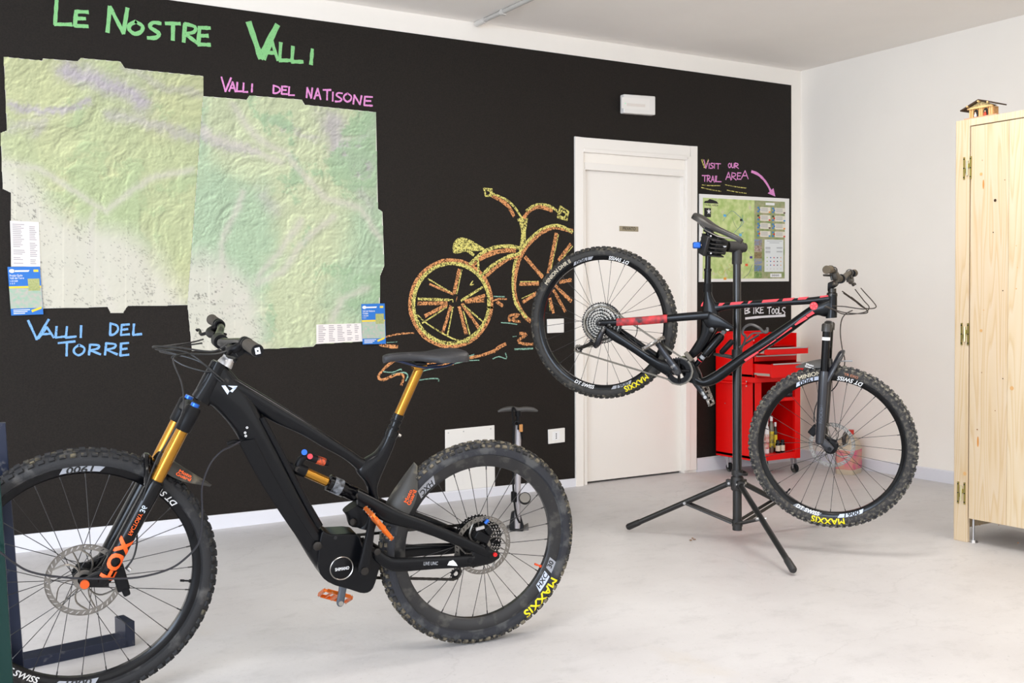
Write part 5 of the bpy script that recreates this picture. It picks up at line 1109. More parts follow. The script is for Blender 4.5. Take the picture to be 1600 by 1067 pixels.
pth = [BB+Vector((.0, yj, .070)), Vector((0, yj+.01, .052)), Vector((-.045, yj+.01, .02)), Vector((-.045, yj+.01, -.02)), Vector((-.01, yj+.01, -.05)), j1+Vector((.02, 0, 0)), j2+Vector((-.02, 0, 0)), j2+Vector((0, 0, -.021)), BB+Vector((.0, yj, -.070)), BB+Vector((.05, yj, -.05)), BB+Vector((.071, yj, 0)), BB+Vector((.05, yj, .05)), BB+Vector((0, yj, .070))]
chain(pth, bk1)
# fork: near leg traced, far leg mirrored
OL = .064
fo = MB(); n0, n1 = L1(301, 640, OL), L1(243, 754, OL)
axv = (n0-n1).normalized()
def leg(bf, a, b, r, name, m, par, n=20): return MB().tube([a, b], r, n).build(name, m, par)
fork = MB().tube([n0-axv*.066, n0-axv*.062, n0+axv*.004, n0+axv*.010], [.0215, .0235, .0235, .019], 24).build('fork_crown', M_matt, bk1)
for sg in (1, -1):
    a0 = Vector((n0.x, OL*sg, n0.z)); b0 = Vector((n1.x, OL*sg, n1.z))
    if sg < 0: MB().tube([a0-axv*.066, a0-axv*.062, a0+axv*.004, a0+axv*.010], [.0215, .0235, .0235, .019], 24).build('fork_crown_leg', M_matt, fork)
    MB().cyl(a0+axv*.008, a0+axv*.020, .0125, 18).build('fork_cap', M_blue, fork)
    MB().cyl(a0-axv*.03, b0-axv*.06, .0182, 28).build('stanchion', M_gold, fork)
stc = Vector((n0.x, 0, n0.z))
MB().loft([stc+LAT*y_+Vector((0, 0, 0))+axv*h0 for y_, h0 in ((-.06, -.004), (-.03, .012), (0, .016), (.03, .012), (.06, -.004))], [stc+LAT*y_-axv*h1 for y_, h1 in ((-.06, .034), (-.03, .026), (0, .022), (.03, .026), (.06, .034))], [.018]*5, axv.cross(LAT).normalized(), 3, 14, .7).build('crown_bridge', M_matt, fork)
e0 = L1(243, 754, OL); e1 = L1(158, 912, OL); lv = (e1-e0)
low = None
for sg in (1, -1):
    a0, a1 = Vector((e0.x, OL*sg, e0.z)), Vector((e1.x, OL*sg, e1.z)); d = a1-a0
    o = MB().tube([a0-d*.01, a0+d*.03, a0+d*.3, a0+d*.75, a0+d*.95, a1], [.0235, .0255, .025, .023, .022, .015], 24).build('fork_lower', M_gloss, low or bk1)
    if low is None: low = o
    MB().cyl(a0-d*.025, a0+d*.01, .0215, 24).build('fork_seal', M_matt, low)
    dp = Vector((fA.x, OL*sg, fA.z)); q = MB().loft([a0+d*.86+Vector((-.0, 0, 0.02)), dp+Vector((-.015, 0, .022)), dp+Vector((.014, 0, .012))], [a1+Vector((-.02, 0, -.012)), dp+Vector((-.022, 0, -.016)), dp+Vector((.010, 0, -.014))], [.014, .010, .008], LAT, 3, 12, .7); q.build('fork_dropout', M_gloss, low)
arc = [Vector((e0.x+.0, y_, e0.z))+lv.normalized()*.01+Vector((.03, 0, .0))*k+axv*hh for y_, k, hh in ((-.066, .2, -.02), (-.058, 1.0, .035), (-.03, 1.4, .068), (.0, 1.5, .078), (.03, 1.4, .068), (.058, 1.0, .035), (.066, .2, -.02))]
MB().tube(arc, .0105, 12, sub=4, flat=1.5).build('fork_arch', M_gloss, low)
MB().cyl(Vector((fA.x, OL+.010, fA.z)), Vector((fA.x, OL+.018, fA.z)), .0125, 20).build('axle_end', mat('axle_orange', (214, 88, 30), .35, metal=.4), bk1); MB().cyl(Vector((fA.x, -OL-.012, fA.z)), Vector((fA.x, OL+.012, fA.z)), .0075, 16).build('thru_axle', M_matt, bk1)
ld = -lv.normalized()   # up along the leg
per = Vector((ld.z, 0, -ld.x));  per = per if per.x < 0 else -per   # towards the front
def leg_text(s, px, hgt, m, ks, st=None, rad=.0245, turn=1):
    c_ = L1(px[0], px[1], OL); c_ = Vector((c_.x, 0, c_.z)); vs, fs = text_mesh(s, 1.0, bold=st or .012, grid=.1); out = []
    base = Vector((e0.x, 0, e0.z)); s0 = (c_-base).dot(ld); off0 = 0
    for v in vs:
        al = s0+v.x*hgt*ks; ac = v.y*hgt; a = ac/rad
        out.append(base+ld*al+LAT*(OL+rad*math.cos(a)+.0006+v.z*.00012)+per*(rad*math.sin(a)))
    return MB().add(out, fs).build('lettering', m, low, smooth=False)
leg_text('FOX', (176, 868), .064, M_org, 1.0, st=.03); leg_text('FACTORY', (206, 814), .016, M_org, .95); leg_text('36', (218, 790), .022, mat('pale_print', (180, 190, 200), .6), 1.0)
# swirl logo patch between the leg letters
sw = [L1(195+7*math.cos(a), 842+9*math.sin(a), OL+.0255) for a in [k*math.pi/5 for k in range(10)]]
# front caliper
cl = MB(); cl.box(L1(188, 902, .045), (.035, .04, .075), Matrix.Rotation(math.radians(14), 3, 'Y')); cl.box(L1(196, 922, .05), (.02, .03, .03), Matrix.Rotation(math.radians(20), 3, 'Y')); cal = cl.build('front_brake_caliper', M_matt, bk1, bevel=.005)
MB().cyl(L1(199, 887, .05), L1(204, 891, .05), .006, 10).build('caliper_bolt', M_silver, cal)
MB().tube(B1.Ls([(196, 888, .055), (208, 872, .06), (214, 848, .062), (213, 826, .06)]), .0028, 8, sub=4).build('brake_hose', M_cable, bk1)
# steerer, stem, handlebar
hA, hB = L1(352, 568), L1(312, 628); sv = (hA-hB).normalized()
MB().tube([hA-sv*.005, hA+sv*.010, hA+sv*.013, hA+sv*.022], [.024, .021, .019, .019], 22).build('headset_spacer', M_silver, bk1)
hn, hf = L1(402, 548, .385), L1(331, 499, -.385); he = Vector(((hn.x+hf.x)/2, 0, (hn.z+hf.z)/2))
hc = Vector((he.x+.035, 0, he.z-.022)); print('bar', hn, hf, 'stem', hA)
stem = MB().loft([hA+sv*.048+Vector((-.02, 0, 0)), (hA+sv*.045).lerp(hc, .5)+Vector((0, 0, .016)), hc+Vector((0.0, 0, .02))], [hA+sv*.012+Vector((-.02, 0, 0)), (hA+sv*.02).lerp(hc, .5)+Vector((0, 0, -.016)), hc+Vector((0, 0, -.02))], [.020, .017, .028], LAT, 3, 14, .6).build('stem', M_matt, bk1)
MB().cyl(hc-LAT*.028, hc+LAT*.028, .022, 22).build('bar_clamp', M_matt, stem)
def bar(he, hc, R, m, half=.385, r=.0115, sk=0.0):
    pts = [Vector((he.x, -half, he.z)), Vector((he.x+.002, -.20, he.z-.002)), Vector((lerp(he.x, hc.x, .7), -.09, lerp(he.z, hc.z, .7))), Vector((hc.x, -.035, hc.z)), Vector((hc.x, .035, hc.z)), Vector((lerp(he.x, hc.x, .7), .09, lerp(he.z, hc.z, .7))), Vector((he.x+.002, .20, he.z-.002)), Vector((he.x, half, he.z))]
    pts = [p+Vector((sk*p.y/half, 0, 0)) for p in pts]
    return MB().tube(pts, [r, r, r*1.1, .0158, .0158, r*1.1, r, r], 16, sub=4).build('handlebar', m, R)
bar1 = bar(he, hc, bk1, M_gloss)
def grip(he, s_, R, m, capm, half=.385, lb=.13, decal=None):
    a = Vector((he.x, s_*(half+.004), he.z)); b = Vector((he.x+.001, s_*(half-lb), he.z)); pr = []
    N = 26
    for i in range(N+1): pr.append((.0158+(.0011 if i % 2 else 0)+(.001 if i < 2 else 0), 0))
    g = MB().tube([a.lerp(b, i/N) for i in range(N+1)], [x[0] for x in pr], 18).build('grip', m, R)
    MB().cyl(b, b+Vector((0, -s_*.012, 0)), .018, 18).build('lock_ring', M_matt, g)
    MB().cyl(a, a+Vector((0, s_*.003, 0)), .0165, 20).build('end_plug', capm, g)
    if decal: MB().box(a+Vector((0, s_*.0035, 0)), (.013, .001, .017), Matrix.Rotation(.2, 3, 'Y')).build('end_decal', decal, g, smooth=False); MB().box(a+Vector((0, s_*.0042, 0)), (.004, .001, .005)).build('end_mark', M_blk, g, smooth=False)
    return g
def lever(he, s_, R, half=.385, fwd=1, m=M_matt, tilt=.55):
    y = s_*(half-.165); b = Vector((he.x+.002, y, he.z)); cl = MB().lathe([(.013, -.008), (.0175, -.007), (.0175, .007), (.013, .008)], b, (0, 1, 0), 16, closed=True)
    d = Vector((math.cos(tilt), 0, -math.sin(tilt)))
    cl.tube([b+d*.012, b+d*.034+Vector((0, -s_*.004, 0)), b+d*.040+Vector((0, -s_*.045, -.002)), b+d*.030+Vector((0, -s_*.085, -.004))], [.010, .013, .012, .008], 12, sub=3); o = cl.build('brake_lever', m, R)
    MB().tube([b+d*.045, b+d*.062+Vector((0, s_*.03, 0)), b+d*.056+Vector((0, s_*.08, 0)), b+d*.052+Vector((0, s_*.12, 0)), b+d*.060+Vector((0, s_*.135, 0))], [.006, .006, .0055, .005, .006], 10, sub=3, flat=.6).build('lever_blade', m, o)
    u_ = Vector((-d.z*-1, 0, -1)).normalized(); sf = MB().box(b-Vector((-.008, s_*.018, .026)), (.03, .03, .018), Matrix.Rotation(tilt, 3, 'Y')); sf.tube([b-Vector((0, 0, .024)), b-Vector((.025, -s_*.03, .034))], .005, 8); sf.build('thumb_shifter', m, o, bevel=.003); return o
M_dec = mat('grip_decal', (226, 228, 236), .5)
for s_ in (1, -1): grip(he, s_, bk1, M_grip, M_matt, decal=M_dec if s_ > 0 else None); lever(he, s_, bk1)
cabs = [[(352, 540, .20), (330, 549, .14), (280, 543, .06), (242, 541, 0), (246, 545, -.02), (290, 550, .0), (320, 570, .02), (338, 590, .025), (345, 596, .028)],
        [(360, 546, .21), (336, 553, .1), (290, 553, .0), (270, 557, -.02), (272, 562, -.02), (290, 572, 0), (318, 580, .02), (332, 580, .024)],
        [(318, 530, -.21), (298, 535, -.2), (262, 540, -.15), (242, 544, -.1), (262, 550, -.04), (310, 564, .01), (334, 582, .026), (350, 596, .028)],
        [(316, 536, -.21), (290, 540, -.2), (270, 545, -.15), (250, 549, -.1), (300, 560, -.02), (326, 574, .02), (340, 588, .027)],
        [(300, 552, .0), (276, 556, .04), (271, 566, .055), (283, 596, .075), (287, 624, .082), (283, 650, .086), (262, 690, .088), (248, 712, .088), (236, 740, .088), (226, 770, .085), (219, 800, .08), (214, 830, .068)]]
for q in cabs: MB().tube(B1.Ls(q), .0025, 8, sub=5).build('cable', M_cable, bk1)
# the long charging / speed cable hanging in front of the wheel
MB().tube(B1.Ls([(375, 690, .05), (362, 697, .06), (345, 706, .07), (328, 726, .075), (316, 760, .08), (316, 800, .085), (312, 845, .09), (290, 872, .095), (262, 890, .10), (215, 902, .105), (160, 904, .11), (100, 902, .115), (50, 894, .12), (20, 878, .125), (-15, 850, .13)]), .0031, 8, sub=6).build('loose_cable', mat('cable_blueblack', (20, 20, 28), .35), bk1)
MB().tube(B1.Ls([(355, 694, .0), (366, 690, .0), (378, 692, .0)]), .007, 8, sub=3).build('cable_stop', M_matt, bk1)
# seat clamp, dropper post, saddle
s0, s1 = L1(612, 677), L1(622, 650); s2 = L1(655, 576); sv_ = (s1-s0).normalized(); pv_ = (s2-s1)
MB().tube([s0-sv_*.01, s0+sv_*.012], .0215, 22).build('seat_clamp', M_gloss, bk1); MB().cyl(L1(622, 679, .012), L1(626, 681, .012), .005, 10).build('clamp_bolt', M_steel, bk1)
for f_ in (.35, .72): MB().tube([s0.lerp(s1, f_)-sv_*.004, s0.lerp(s1, f_)+sv_*.004], .0185, 22).build('post_collar', M_matt, bk1)
post = MB().tube([s0-sv_*.02, s1-sv_*.008, s1-sv_*.007, s1+sv_*.006, s1+sv_*.007], [.0165, .0165, .0185, .0185, .015], 22).build('dropper_post', M_gloss, bk1)
MB().cyl(s1, s2, .0152, 26).build('post_shaft', M_gold, post)
MB().box(s2+Vector((-.0, 0, .006)), (.045, .034, .014), Matrix.Rotation(math.radians(8), 3, 'Y')).build('post_head', M_gold, post, bevel=.003)
MB().box(s2+Vector((0, 0, .018)), (.036, .052, .010)).build('rail_clamp', M_matt, post, bevel=.003)
saddle(B1, L1(598, 553), L1(727, 546), bk1, mat('saddle_black', (26, 26, 30), .42, bump=.5, bscale=420, wear=(90, 88, 92), wscale=8, wamt=.62), wmax=.074, railm=mat('rail_blue_black', (30, 40, 66), .35, metal=.5))
# decals on the frame
def dec(bf, name, pts, off, m, par): return MB().prism(bf.Ls(pts, off), (0, bf.n*.0008, 0)).build(name, m, par, smooth=False)
for pts in ([(346, 602.5), (352, 602), (358.5, 611), (355.5, 616.5)], [(356, 602.5), (371, 603), (367, 609), (362, 605.5)], [(359, 611), (366, 605), (370.5, 604), (363, 613)]): dec(B1, 'frame_logo', pts, .0295, mat('logo_pale', (200, 212, 230), .5), dt1)
for x, y in ((386, 668), (383, 676), (384, 681)): p_ = L1(x, y, .036); MB().lathe([(.002, .001), (.0035, .001), (.0035, 0), (.002, 0)], p_, (0, 1, 0), 12, closed=True).build('small_mark', M_wht, dt1)
# mudguards
def fender(bf, spine, hub, W, dep, m, R, txt, tm, tpx, tdir, hgt):
    P = bf.Ls(spine, 0.0); q = [Vector(x) for x in cr([tuple(p) for p in P], 4)]; ws = [float(x[0]) for x in cr([(a,) for a in W], 4)]; ds = [float(x[0]) for x in cr([(a,) for a in dep], 4)]
    outs = [(p-hub) for p in q]; o = sheet(q, outs, ws, ds, 13).build('mudguard', m, R, angle=60)
    return o
M_fend = mat('mudguard_grey', (44, 42, 38), .5, bump=.1, wear=(96, 90, 76), wscale=18, wamt=.55)
mg = fender(B1, [(598, 797), (612, 772), (629, 747), (647, 722)], rA, [.050, .050, .040, .010], [.062, .064, .050, .012], M_fend, bk1, '', None, None, None, 0)
def fprint(bf, lines, p0, p1, off, hgt, m, par):
    a, b = bf.L(p0[0], p0[1], off), bf.L(p1[0], p1[1], off); ex = (b-a).normalized(); ey = Vector((-ex.z, 0, ex.x)); 
    vr = -bf.n  # viewer right is -n*x
    if (ex.x*vr)*ey.z-(ex.z)*(ey.x*vr) < 0: ey = -ey
    return words_on(bf, lines, (a+b)/2, ex, ey, hgt, m, par)
fprint(B1, [('Mucky', .45, .9, 1), ('Guard', -.35, .9, 1)], (632, 796), (650, 758), .047, .020, M_org, mg) if False else fprint(B1, [('Moto', .40, 1.2, 1.1), ('Guard', -.35, 1.2, 1.1)], (632, 797), (650, 756), .0475, .017, M_org, mg)
mg2 = fender(B1, [(250, 705), (275, 722), (300, 738), (331, 757)], fA, [.040, .040, .032, .006], [.030, .035, .028, .006], M_fend, bk1, '', None, None, None, 0)
fprint(B1, [('Moto', .25, 1.1, .8), ('Guard', -.35, 1.1, .8)], (264, 731), (312, 753), .0415, .017, M_org, mg2)
fprint(B1, [('MINION', 0, 1, 1)], (0, 0), (1, 1), .0, .0001, M_wht, mg2) if False else None

# bike 1's floor holder: dark steel uprights and foot beam at the left edge
M_stand = mat('holder_steel_blue', (34, 40, 58), .35, metal=.4, wear=(110, 108, 108), wscale=30, wamt=.66); M_stand2 = mat('holder_steel_green', (18, 52, 48), .22, metal=.5)
hr = thing('wheel_holder', 'dark steel floor wheel holder gripping the front wheel at the left edge', 'bike stand', (0, 0, 0))
bz_ = fl(40.7, 1046); hr.location = (bz_.x, bz_.y, 0); H0 = Vector((bz_.x, bz_.y, 0))
def upr(px, off, wd_, dp_, m):
    (x1, y1), (x2, y2) = px; n_ = B1.Y*1.0; P = B1.O+B1.Y*off
    a = onp(x1, y1, P, B1.Y); b = onp(x2, y2, P, B1.Y); b = a+(b-a)*((a.z-.02)/(a.z-b.z))
    ex = B1.X.copy(); ex.z = 0; ex.normalize(); ey = Vector((-ex.y, ex.x, 0)); m_ = MB()
    q = lambda p: [p-H0, p+ex*wd_-H0, p+ex*wd_+ey*dp_-H0, p+ey*dp_-H0]
    m_.rings([q(b), q(a)]); return m_.build('upright', m, hr, smooth=False, bevel=.002), a, b
u1_, ta, tb_ = upr(((9, 659), (37, 1032)), -.10, .045, .03, M_stand)
u2_, ta2, tb2_ = upr(((1, 750), (21, 1060)), .065, .045, .03, M_stand2)
g0, g1 = fl(36, 1047), fl(200.5, 1011); gd = (g1-g0).normalized(); gn = Vector((-gd.y, gd.x, 0)); gn = gn if gn.y > 0 else -gn
hb_ = .032
g00 = g0-gd*.30
MB().prism([g00-H0, g1-H0, g1+gn*.085-H0, g00+gn*.085-H0], (0, 0, hb_)).build('foot_beam', M_stand, hr, smooth=False, bevel=.002)
MB().prism([g1-gd*.008-H0, g1+gd*.024-H0, g1+gd*.024+gn*.10-H0, g1-gd*.008+gn*.10-H0], (0, 0, .085)).build('end_bracket', M_stand, hr, smooth=False, bevel=.002)
mb = MB(); p1_, p2_ = Vector(tb_), Vector(tb2_); mb.prism([Vector((min(p1_.x, p2_.x)-.06, p2_.y-.03, 0))-H0, Vector((max(p1_.x, p2_.x), p2_.y-.03, 0))-H0, Vector((max(p1_.x, p2_.x), p1_.y+.05, 0))-H0, Vector((min(p1_.x, p2_.x)-.06, p1_.y+.05, 0))-H0], (0, 0, .02)); mb.build('base_plate', M_stand, hr, smooth=False, bevel=.002)

# ================================================================== BIKE 2: hanging in the repair stand
B2 = BF((-.72340, -1.265585, 1.051426), (.537094, -.704087, -.464534), (.248075, -.394508, .884773), -1)
bk2 = root('mountain_bicycle', 'black and red mountain bicycle clamped by its seatpost in the repair stand', 'bicycle', B2)
L2 = B2.L; r2 = Vector((0, 0, 0)); f2 = L2(1298.5, 697.3)
w2r = wheel(B2, bk2, 'r', r2, .373, .305, .027, mat('sidewall_grey', (44, 43, 42), .75, bump=.4, wear=(84, 80, 72), wscale=20, wamt=.54), mat('tread_grey', (42, 41, 39), .85, bump=.5, wear=(96, 90, 78), wscale=40, wamt=.52), 84, True, phase=.4)
w2f = wheel(B2, bk2, 'f', f2, .373, .300, .0285, mat('sidewall_dusty', (46, 45, 46), .8, bump=.5, wear=(86, 82, 74), wscale=70, wamt=.49), mat('tread_dusty', (46, 46, 50), .85, bump=.6, wear=(120, 116, 104), wscale=70, wamt=.47), 80, True, phase=.1)
def tyretext(bf, w_, px, s_, hgt, m_, outw=True, ks=1.2, dr=-.05): arc_text(bf, w_['c'], s_, bf.ang(px[0], px[1], w_['c']), w_['rc']-w_['tb']*(-dr), hgt, m_, w_['tyre'], outward=outw, surf=tsurf(w_), ks=ks)
M_tan = mat('tyre_print_tan', (196, 186, 164), .7)
tyretext(B2, w2r, (994, 597), 'MAXXIS', .038, M_yel, True, 1.0); tyretext(B2, w2r, (872, 425), 'MINION DHR II', .027, M_tan, True, .95)
tyretext(B2, w2f, (1294, 808), 'MAXXIS', .038, M_yel, True, 1.1); tyretext(B2, w2f, (1266, 589), 'MINION', .026, M_tan, True, 1.1); tyretext(B2, w2f, (1330, 588), 'TR EXO', .016, mat('print_brown', (170, 110, 80), .7), True, 1.1)
rimtext(B2, w2r, (913, 598), 'DT SWISS', .024, M_wht, False, 1.0); rimtext(B2, w2r, (966, 410), 'DT SWISS', .024, M_wht, False, 1.0)
rimtext(B2, w2r, (971, 602), '1900', .024, M_blk, False, 1.5, (.05, M_decal)); rimtext(B2, w2r, (912, 412), '1900', .024, M_blk, False, 1.5, (.05, M_decal))
rimtext(B2, w2f, (1328, 799), '1900', .025, M_blk, False, 1.5, (.055, mat('rim_decal_pale', (196, 204, 220), .5))); rimtext(B2, w2f, (1262, 795), 'DT SWISS', .025, M_wht, False, 1.0, (.06, mat('rim_decal_steel', (120, 124, 130), .4)))
rimtext(B2, w2f, (1264, 600), '1900', .025, M_blk, False, 1.5, (.055, mat('rim_decal_pale', (196, 204, 220), .5))); rimtext(B2, w2f, (1328, 597), 'DT SWISS', .026, M_wht, False, 1.0)
valve(B2, w2f, (1238, 760), M_matt)
rotor(f2, .040, .102, bk2, rot0=.3); rotor(r2, .036, .09, bk2, rot0=.1)
cas2 = cassette(r2, -1, bk2, .016, .102, .02, 12)
def t2(name, a, b, W, off=0.0, m=None, sub=4, e=.75, par=None): return tube1(name, a, b, W, off, m, sub, e, par or bk2, B2)
dt2 = t2('down_tube', [(1304, 460), (1285, 468), (1263, 480), (1235, 500), (1196, 526), (1160, 550.5), (1128, 573), (1103, 588), (1094, 588), (1081, 574)], [(1306, 495), (1289, 495), (1272, 494), (1240, 517), (1202, 543), (1166, 565), (1140, 585), (1120, 599), (1100, 604), (1078, 597)], [.022, .026, .027, .028, .029, .029, .030, .032, .034, .034])
tt2 = t2('top_tube', [(1302, 459), (1270, 464), (1220, 467), (1170, 470), (1135, 473), (1119, 472)], [(1303, 472), (1262, 475.5), (1220, 478), (1170, 481), (1135, 484), (1112, 492)], [.020, .020, .018, .017, .017, .018])
t2('seat_tube', [(1101, 443), (1100, 460), (1097, 485), (1095, 505), (1093, 523), (1080, 545), (1071, 556)], [(1110, 446), (1113, 462), (1121, 478), (1124, 497), (1120, 514), (1098, 548), (1082, 561)], [.018, .019, .022, .025, .025, .022, .02])
t2('head_tube', [(1294, 462), (1292, 480), (1290, 497)], [(1308, 459), (1308, 478), (1308, 496)], [.024, .024, .026])
t2('bottom_bracket_shell', [(1066, 556), (1062, 574), (1072, 594)], [(1084, 562), (1096, 584), (1098, 602)], [.03, .036, .034], m=M_frame)
t2('rocker_link', [(1102, 487, .03), (1112, 488, .034), (1130, 498, .034), (1147, 510, .030)], [(1098, 500, .03), (1106, 512, .034), (1122, 512, .034), (1142, 515, .03)], [.006]*4)
t2('rocker_link', [(1102, 487, -.03), (1112, 488, -.034), (1130, 498, -.034), (1147, 510, -.030)], [(1098, 500, -.03), (1106, 512, -.034), (1122, 512, -.034), (1142, 515, -.03)], [.006]*4)
p_ = L2(1112, 515.5, .036); MB().lathe([(.0001, .004), (.006, .004), (.012, .003), (.014, 0)], p_, (0, -1, 0), 20).build('pivot_bolt', M_dsteel, bk2)
ssA = [(937, 500, .068), (960, 499, .066), (1000, 496, .060), (1043, 492, .052), (1075, 489, .044), (1108, 486.5, .036)]; ssB = [(937, 509, .068), (960, 509, .066), (1000, 507, .060), (1043, 503.5, .052), (1075, 501, .044), (1106, 499, .036)]
pair('seat_stay', ssA, ssB, [.008, .008, .009, .010, .010, .010], 0, bf=B2, par=bk2)
MB().loft([p+Vector((0, -.0022, .001)) for p in B2.Ls([(964, 497.8, .068), (1000, 495.2, .061), (1043, 491.2, .054)])], [p+Vector((0, -.0022, -.001)) for p in B2.Ls([(964, 509, .068), (1000, 507.4, .061), (1043, 504, .054)])], [.0085, .0088, .0095], LAT, 3, 12, .7).build('stay_protector', mat('red_black_wrap', (206, 40, 44), .5, rgb2=(34, 26, 28), vscale=26), bk2)
csA = [(946, 508, .066), (958, 515, .066), (978, 528, .064), (1003, 545, .060), (1032, 562, .054), (1052, 566, .046)]; csB = [(941, 517, .066), (956, 531, .066), (975, 542, .064), (998, 557, .060), (1024, 576, .054), (1046, 590, .046)]
pair('chain_stay', csA, csB, [.008, .009, .010, .011, .012, .012], 0, bf=B2, par=bk2)
for x, y in ((936, 505), (952, 508)): p_ = L2(x, y, .075); MB().lathe([(.0001, .004), (.005, .004), (.008, .003), (.0095, 0)], p_, (0, -1, 0), 16).build('pivot_bolt', M_dsteel, bk2)
MB().cyl(Vector((0, -.078, 0)), Vector((0, .078, 0)), .0085, 16).build('thru_axle', M_matt, bk2)
# red graphics
def red(pts_a, pts_b, off, W, par):
    A_ = B2.Ls(pts_a, off); B_ = B2.Ls(pts_b, off); n_ = len(A_); vs = A_+B_; MB().add([v+Vector((0, -.0006, 0)) for v in vs], [(i, i+1, n_+i+1, n_+i) for i in range(n_-1)]).build('red_stripe', M_redp, par, smooth=False)
for (x0, x1) in ((1122, 1131), (1140, 1160), (1168, 1174), (1190, 1216), (1222, 1240), (1246, 1262), (1280, 1297)):
    f = lambda x: 471.8-(x-1135)*.0735
    red([(x0+2, f(x0)+.9), (x1+2, f(x1)+.9)], [(x0, f(x0)+5.2), (x1-3, f(x1)+5.2)], .0172, 0, tt2)
for (a, b) in (((1165, 564.8), (1186, 550.5)), ((1186, 549), (1202, 538.5)), ((1203, 538), (1213, 531)), ((1214, 529.5), (1238, 512.5)), ((1243, 508.5), (1262, 497.5)), ((1262, 496), (1273, 489.5))):
    red([a, b], [(a[0]+2.5, a[1]+2.0), (b[0]+1.5, b[1]+4.5)] if False else [(a[0]-3, a[1]-3.2), (b[0]-3.5, b[1]-3.6)], .0268, 0, dt2)
p_ = L2(1271.5, 478, .0262); MB().lathe([(.0001, .001), (.0175, .001), (.0178, 0)], p_, (0, -1, 0), 28).build('round_badge', M_redp, dt2)
bw = MB(); 
for k in range(5): a = k*1.256; bw.add([p_+Vector((.003*math.cos(a)+.009*math.cos(a+q), -.0014, .003*math.sin(a)+.009*math.sin(a+q))) for q in (0, .5, .9)], [(0, 1, 2)])
bw.build('badge_print', M_wht, dt2, smooth=False)
red([(1096, 501-26), (1099, 471)], [(1095, 479), (1098, 478)], .022, 0, tt2)
# fork 2
O2 = .062
c0, c1 = L2(1292, 509, O2), L2(1281, 690, O2); av = (c0-c1).normalized()
k0, k1 = L2(1288, 583, O2), L2(1281, 694, O2)
fork2 = MB().tube([c0-av*.025, c0+av*.004, c0+av*.010], [.0225, .0225, .018], 24).build('fork_crown', mat('crown_grey', (60, 58, 56), .35, metal=.4), bk2)
cc = Vector((c0.x, 0, c0.z)); fw_ = av.cross(LAT).normalized()
MB().loft([cc+LAT*y_+av*h0 for y_, h0 in ((-.06, -.002), (-.03, .016), (0, .02), (.03, .016), (.06, -.002))], [cc+LAT*y_-av*h1 for y_, h1 in ((-.06, .024), (-.03, .016), (0, .012), (.03, .016), (.06, .024))], [.018]*5, fw_, 3, 14, .7).build('crown_bridge', mat('crown_grey', (60, 58, 56), .35, metal=.4), fork2)
low2 = None
for sg in (-1, 1):
    a0 = Vector((c0.x, sg*O2, c0.z)); b0 = Vector((k0.x, sg*O2, k0.z)); b1 = Vector((k1.x, sg*O2, k1.z))
    if sg > 0: MB().tube([a0-av*.025, a0+av*.004, a0+av*.010], [.0225, .0225, .018], 24).build('fork_crown_leg', mat('crown_grey', (60, 58, 56), .35, metal=.4), fork2)
    MB().cyl(a0-av*.01, b0-av*.06, .0175, 26).build('stanchion', M_gloss, fork2)
    ban = a0-av*.050 if sg < 0 else a0-av*.155
    MB().cyl(ban, ban-av*(.014 if sg < 0 else .003), .0178, 26).build('stanchion_band', M_wht if sg < 0 else M_redp, fork2)
    d = b1-b0; o = MB().tube([b0-d*.03, b0+d*.03, b0+d*.3, b0+d*.8, b0+d*.98, b1], [.021, .0235, .0235, .0215, .020, .014], 24).build('fork_lower', mat('fork_dark_blue_black', (24, 26, 34), .35, coat=.3), low2 or bk2)
    if low2 is None: low2 = o
    dp = Vector((f2.x, sg*O2, f2.z)); MB().loft([b0+d*.86+fw_*.0, dp+Vector((.0, 0, .02)), dp+Vector((.016, 0, .012))], [b1, dp+Vector((-.01, 0, -.016)), dp+Vector((.012, 0, -.014))], [.013, .010, .008], LAT, 3, 12, .7).build('fork_dropout', mat('fork_dark_blue_black', (24, 26, 34), .35, coat=.3), low2)
M_f2 = MC['fork_dark_blue_black']
kc = Vector((k0.x, 0, k0.z)); fwd2 = L2(1316, 556, 0)-L2(1288, 570, 0); fwd2.normalize()
arc = [Vector((k0.x, y_, k0.z))+(f2-kc).normalized()*(.02-0*hh)+fwd2*(.055*k)+av*hh for y_, k, hh in ((-.064, .2, -.02), (-.060, .8, .03), (-.034, 1.2, .066), (.0, 1.3, .076), (.034, 1.2, .066), (.060, .8, .03), (.064, .2, -.02))]
MB().tube(arc, .0095, 12, sub=4, flat=1.7).build('fork_arch', M_f2, low2)
MB().cyl(Vector((f2.x, -O2-.014, f2.z)), Vector((f2.x, O2+.014, f2.z)), .0085, 16).build('thru_axle', M_matt, bk2)
nv = (k1-k0); ex = -nv.normalized(); 
vs, fs = text_mesh('ROCKSHOX', 1.0, grid=.15); base = Vector((k0.x, 0, k0.z))+nv*.52; pr = Vector((ex.z, 0, -ex.x)); pr = -pr if pr.x < 0 else pr
MB().add([base+ex*(v.x*.021)+LAT*(-(O2+.0228*math.cos(v.y*.022/.0228)))+(-pr)*(.0228*math.sin(v.y*.022/.0228)) for v in vs], fs).build('lettering', mat('dim_grey_print', (78, 84, 96), .5), low2, smooth=False)
cl = MB(); cl.box(L2(1272, 672, -.048), (.035, .03, .05), Matrix.Rotation(math.radians(10), 3, 'Y')); cal = cl.build('front_brake_caliper', M_matt, bk2, bevel=.005)
MB().tube(B2.Ls([(1272, 660, -.05), (1273, 640, -.06), (1282, 620, -.07), (1300, 610, -.075), (1310, 595, -.075), (1308, 580, -.07)]), .0026, 8, sub=4).build('brake_hose', M_cable, bk2)
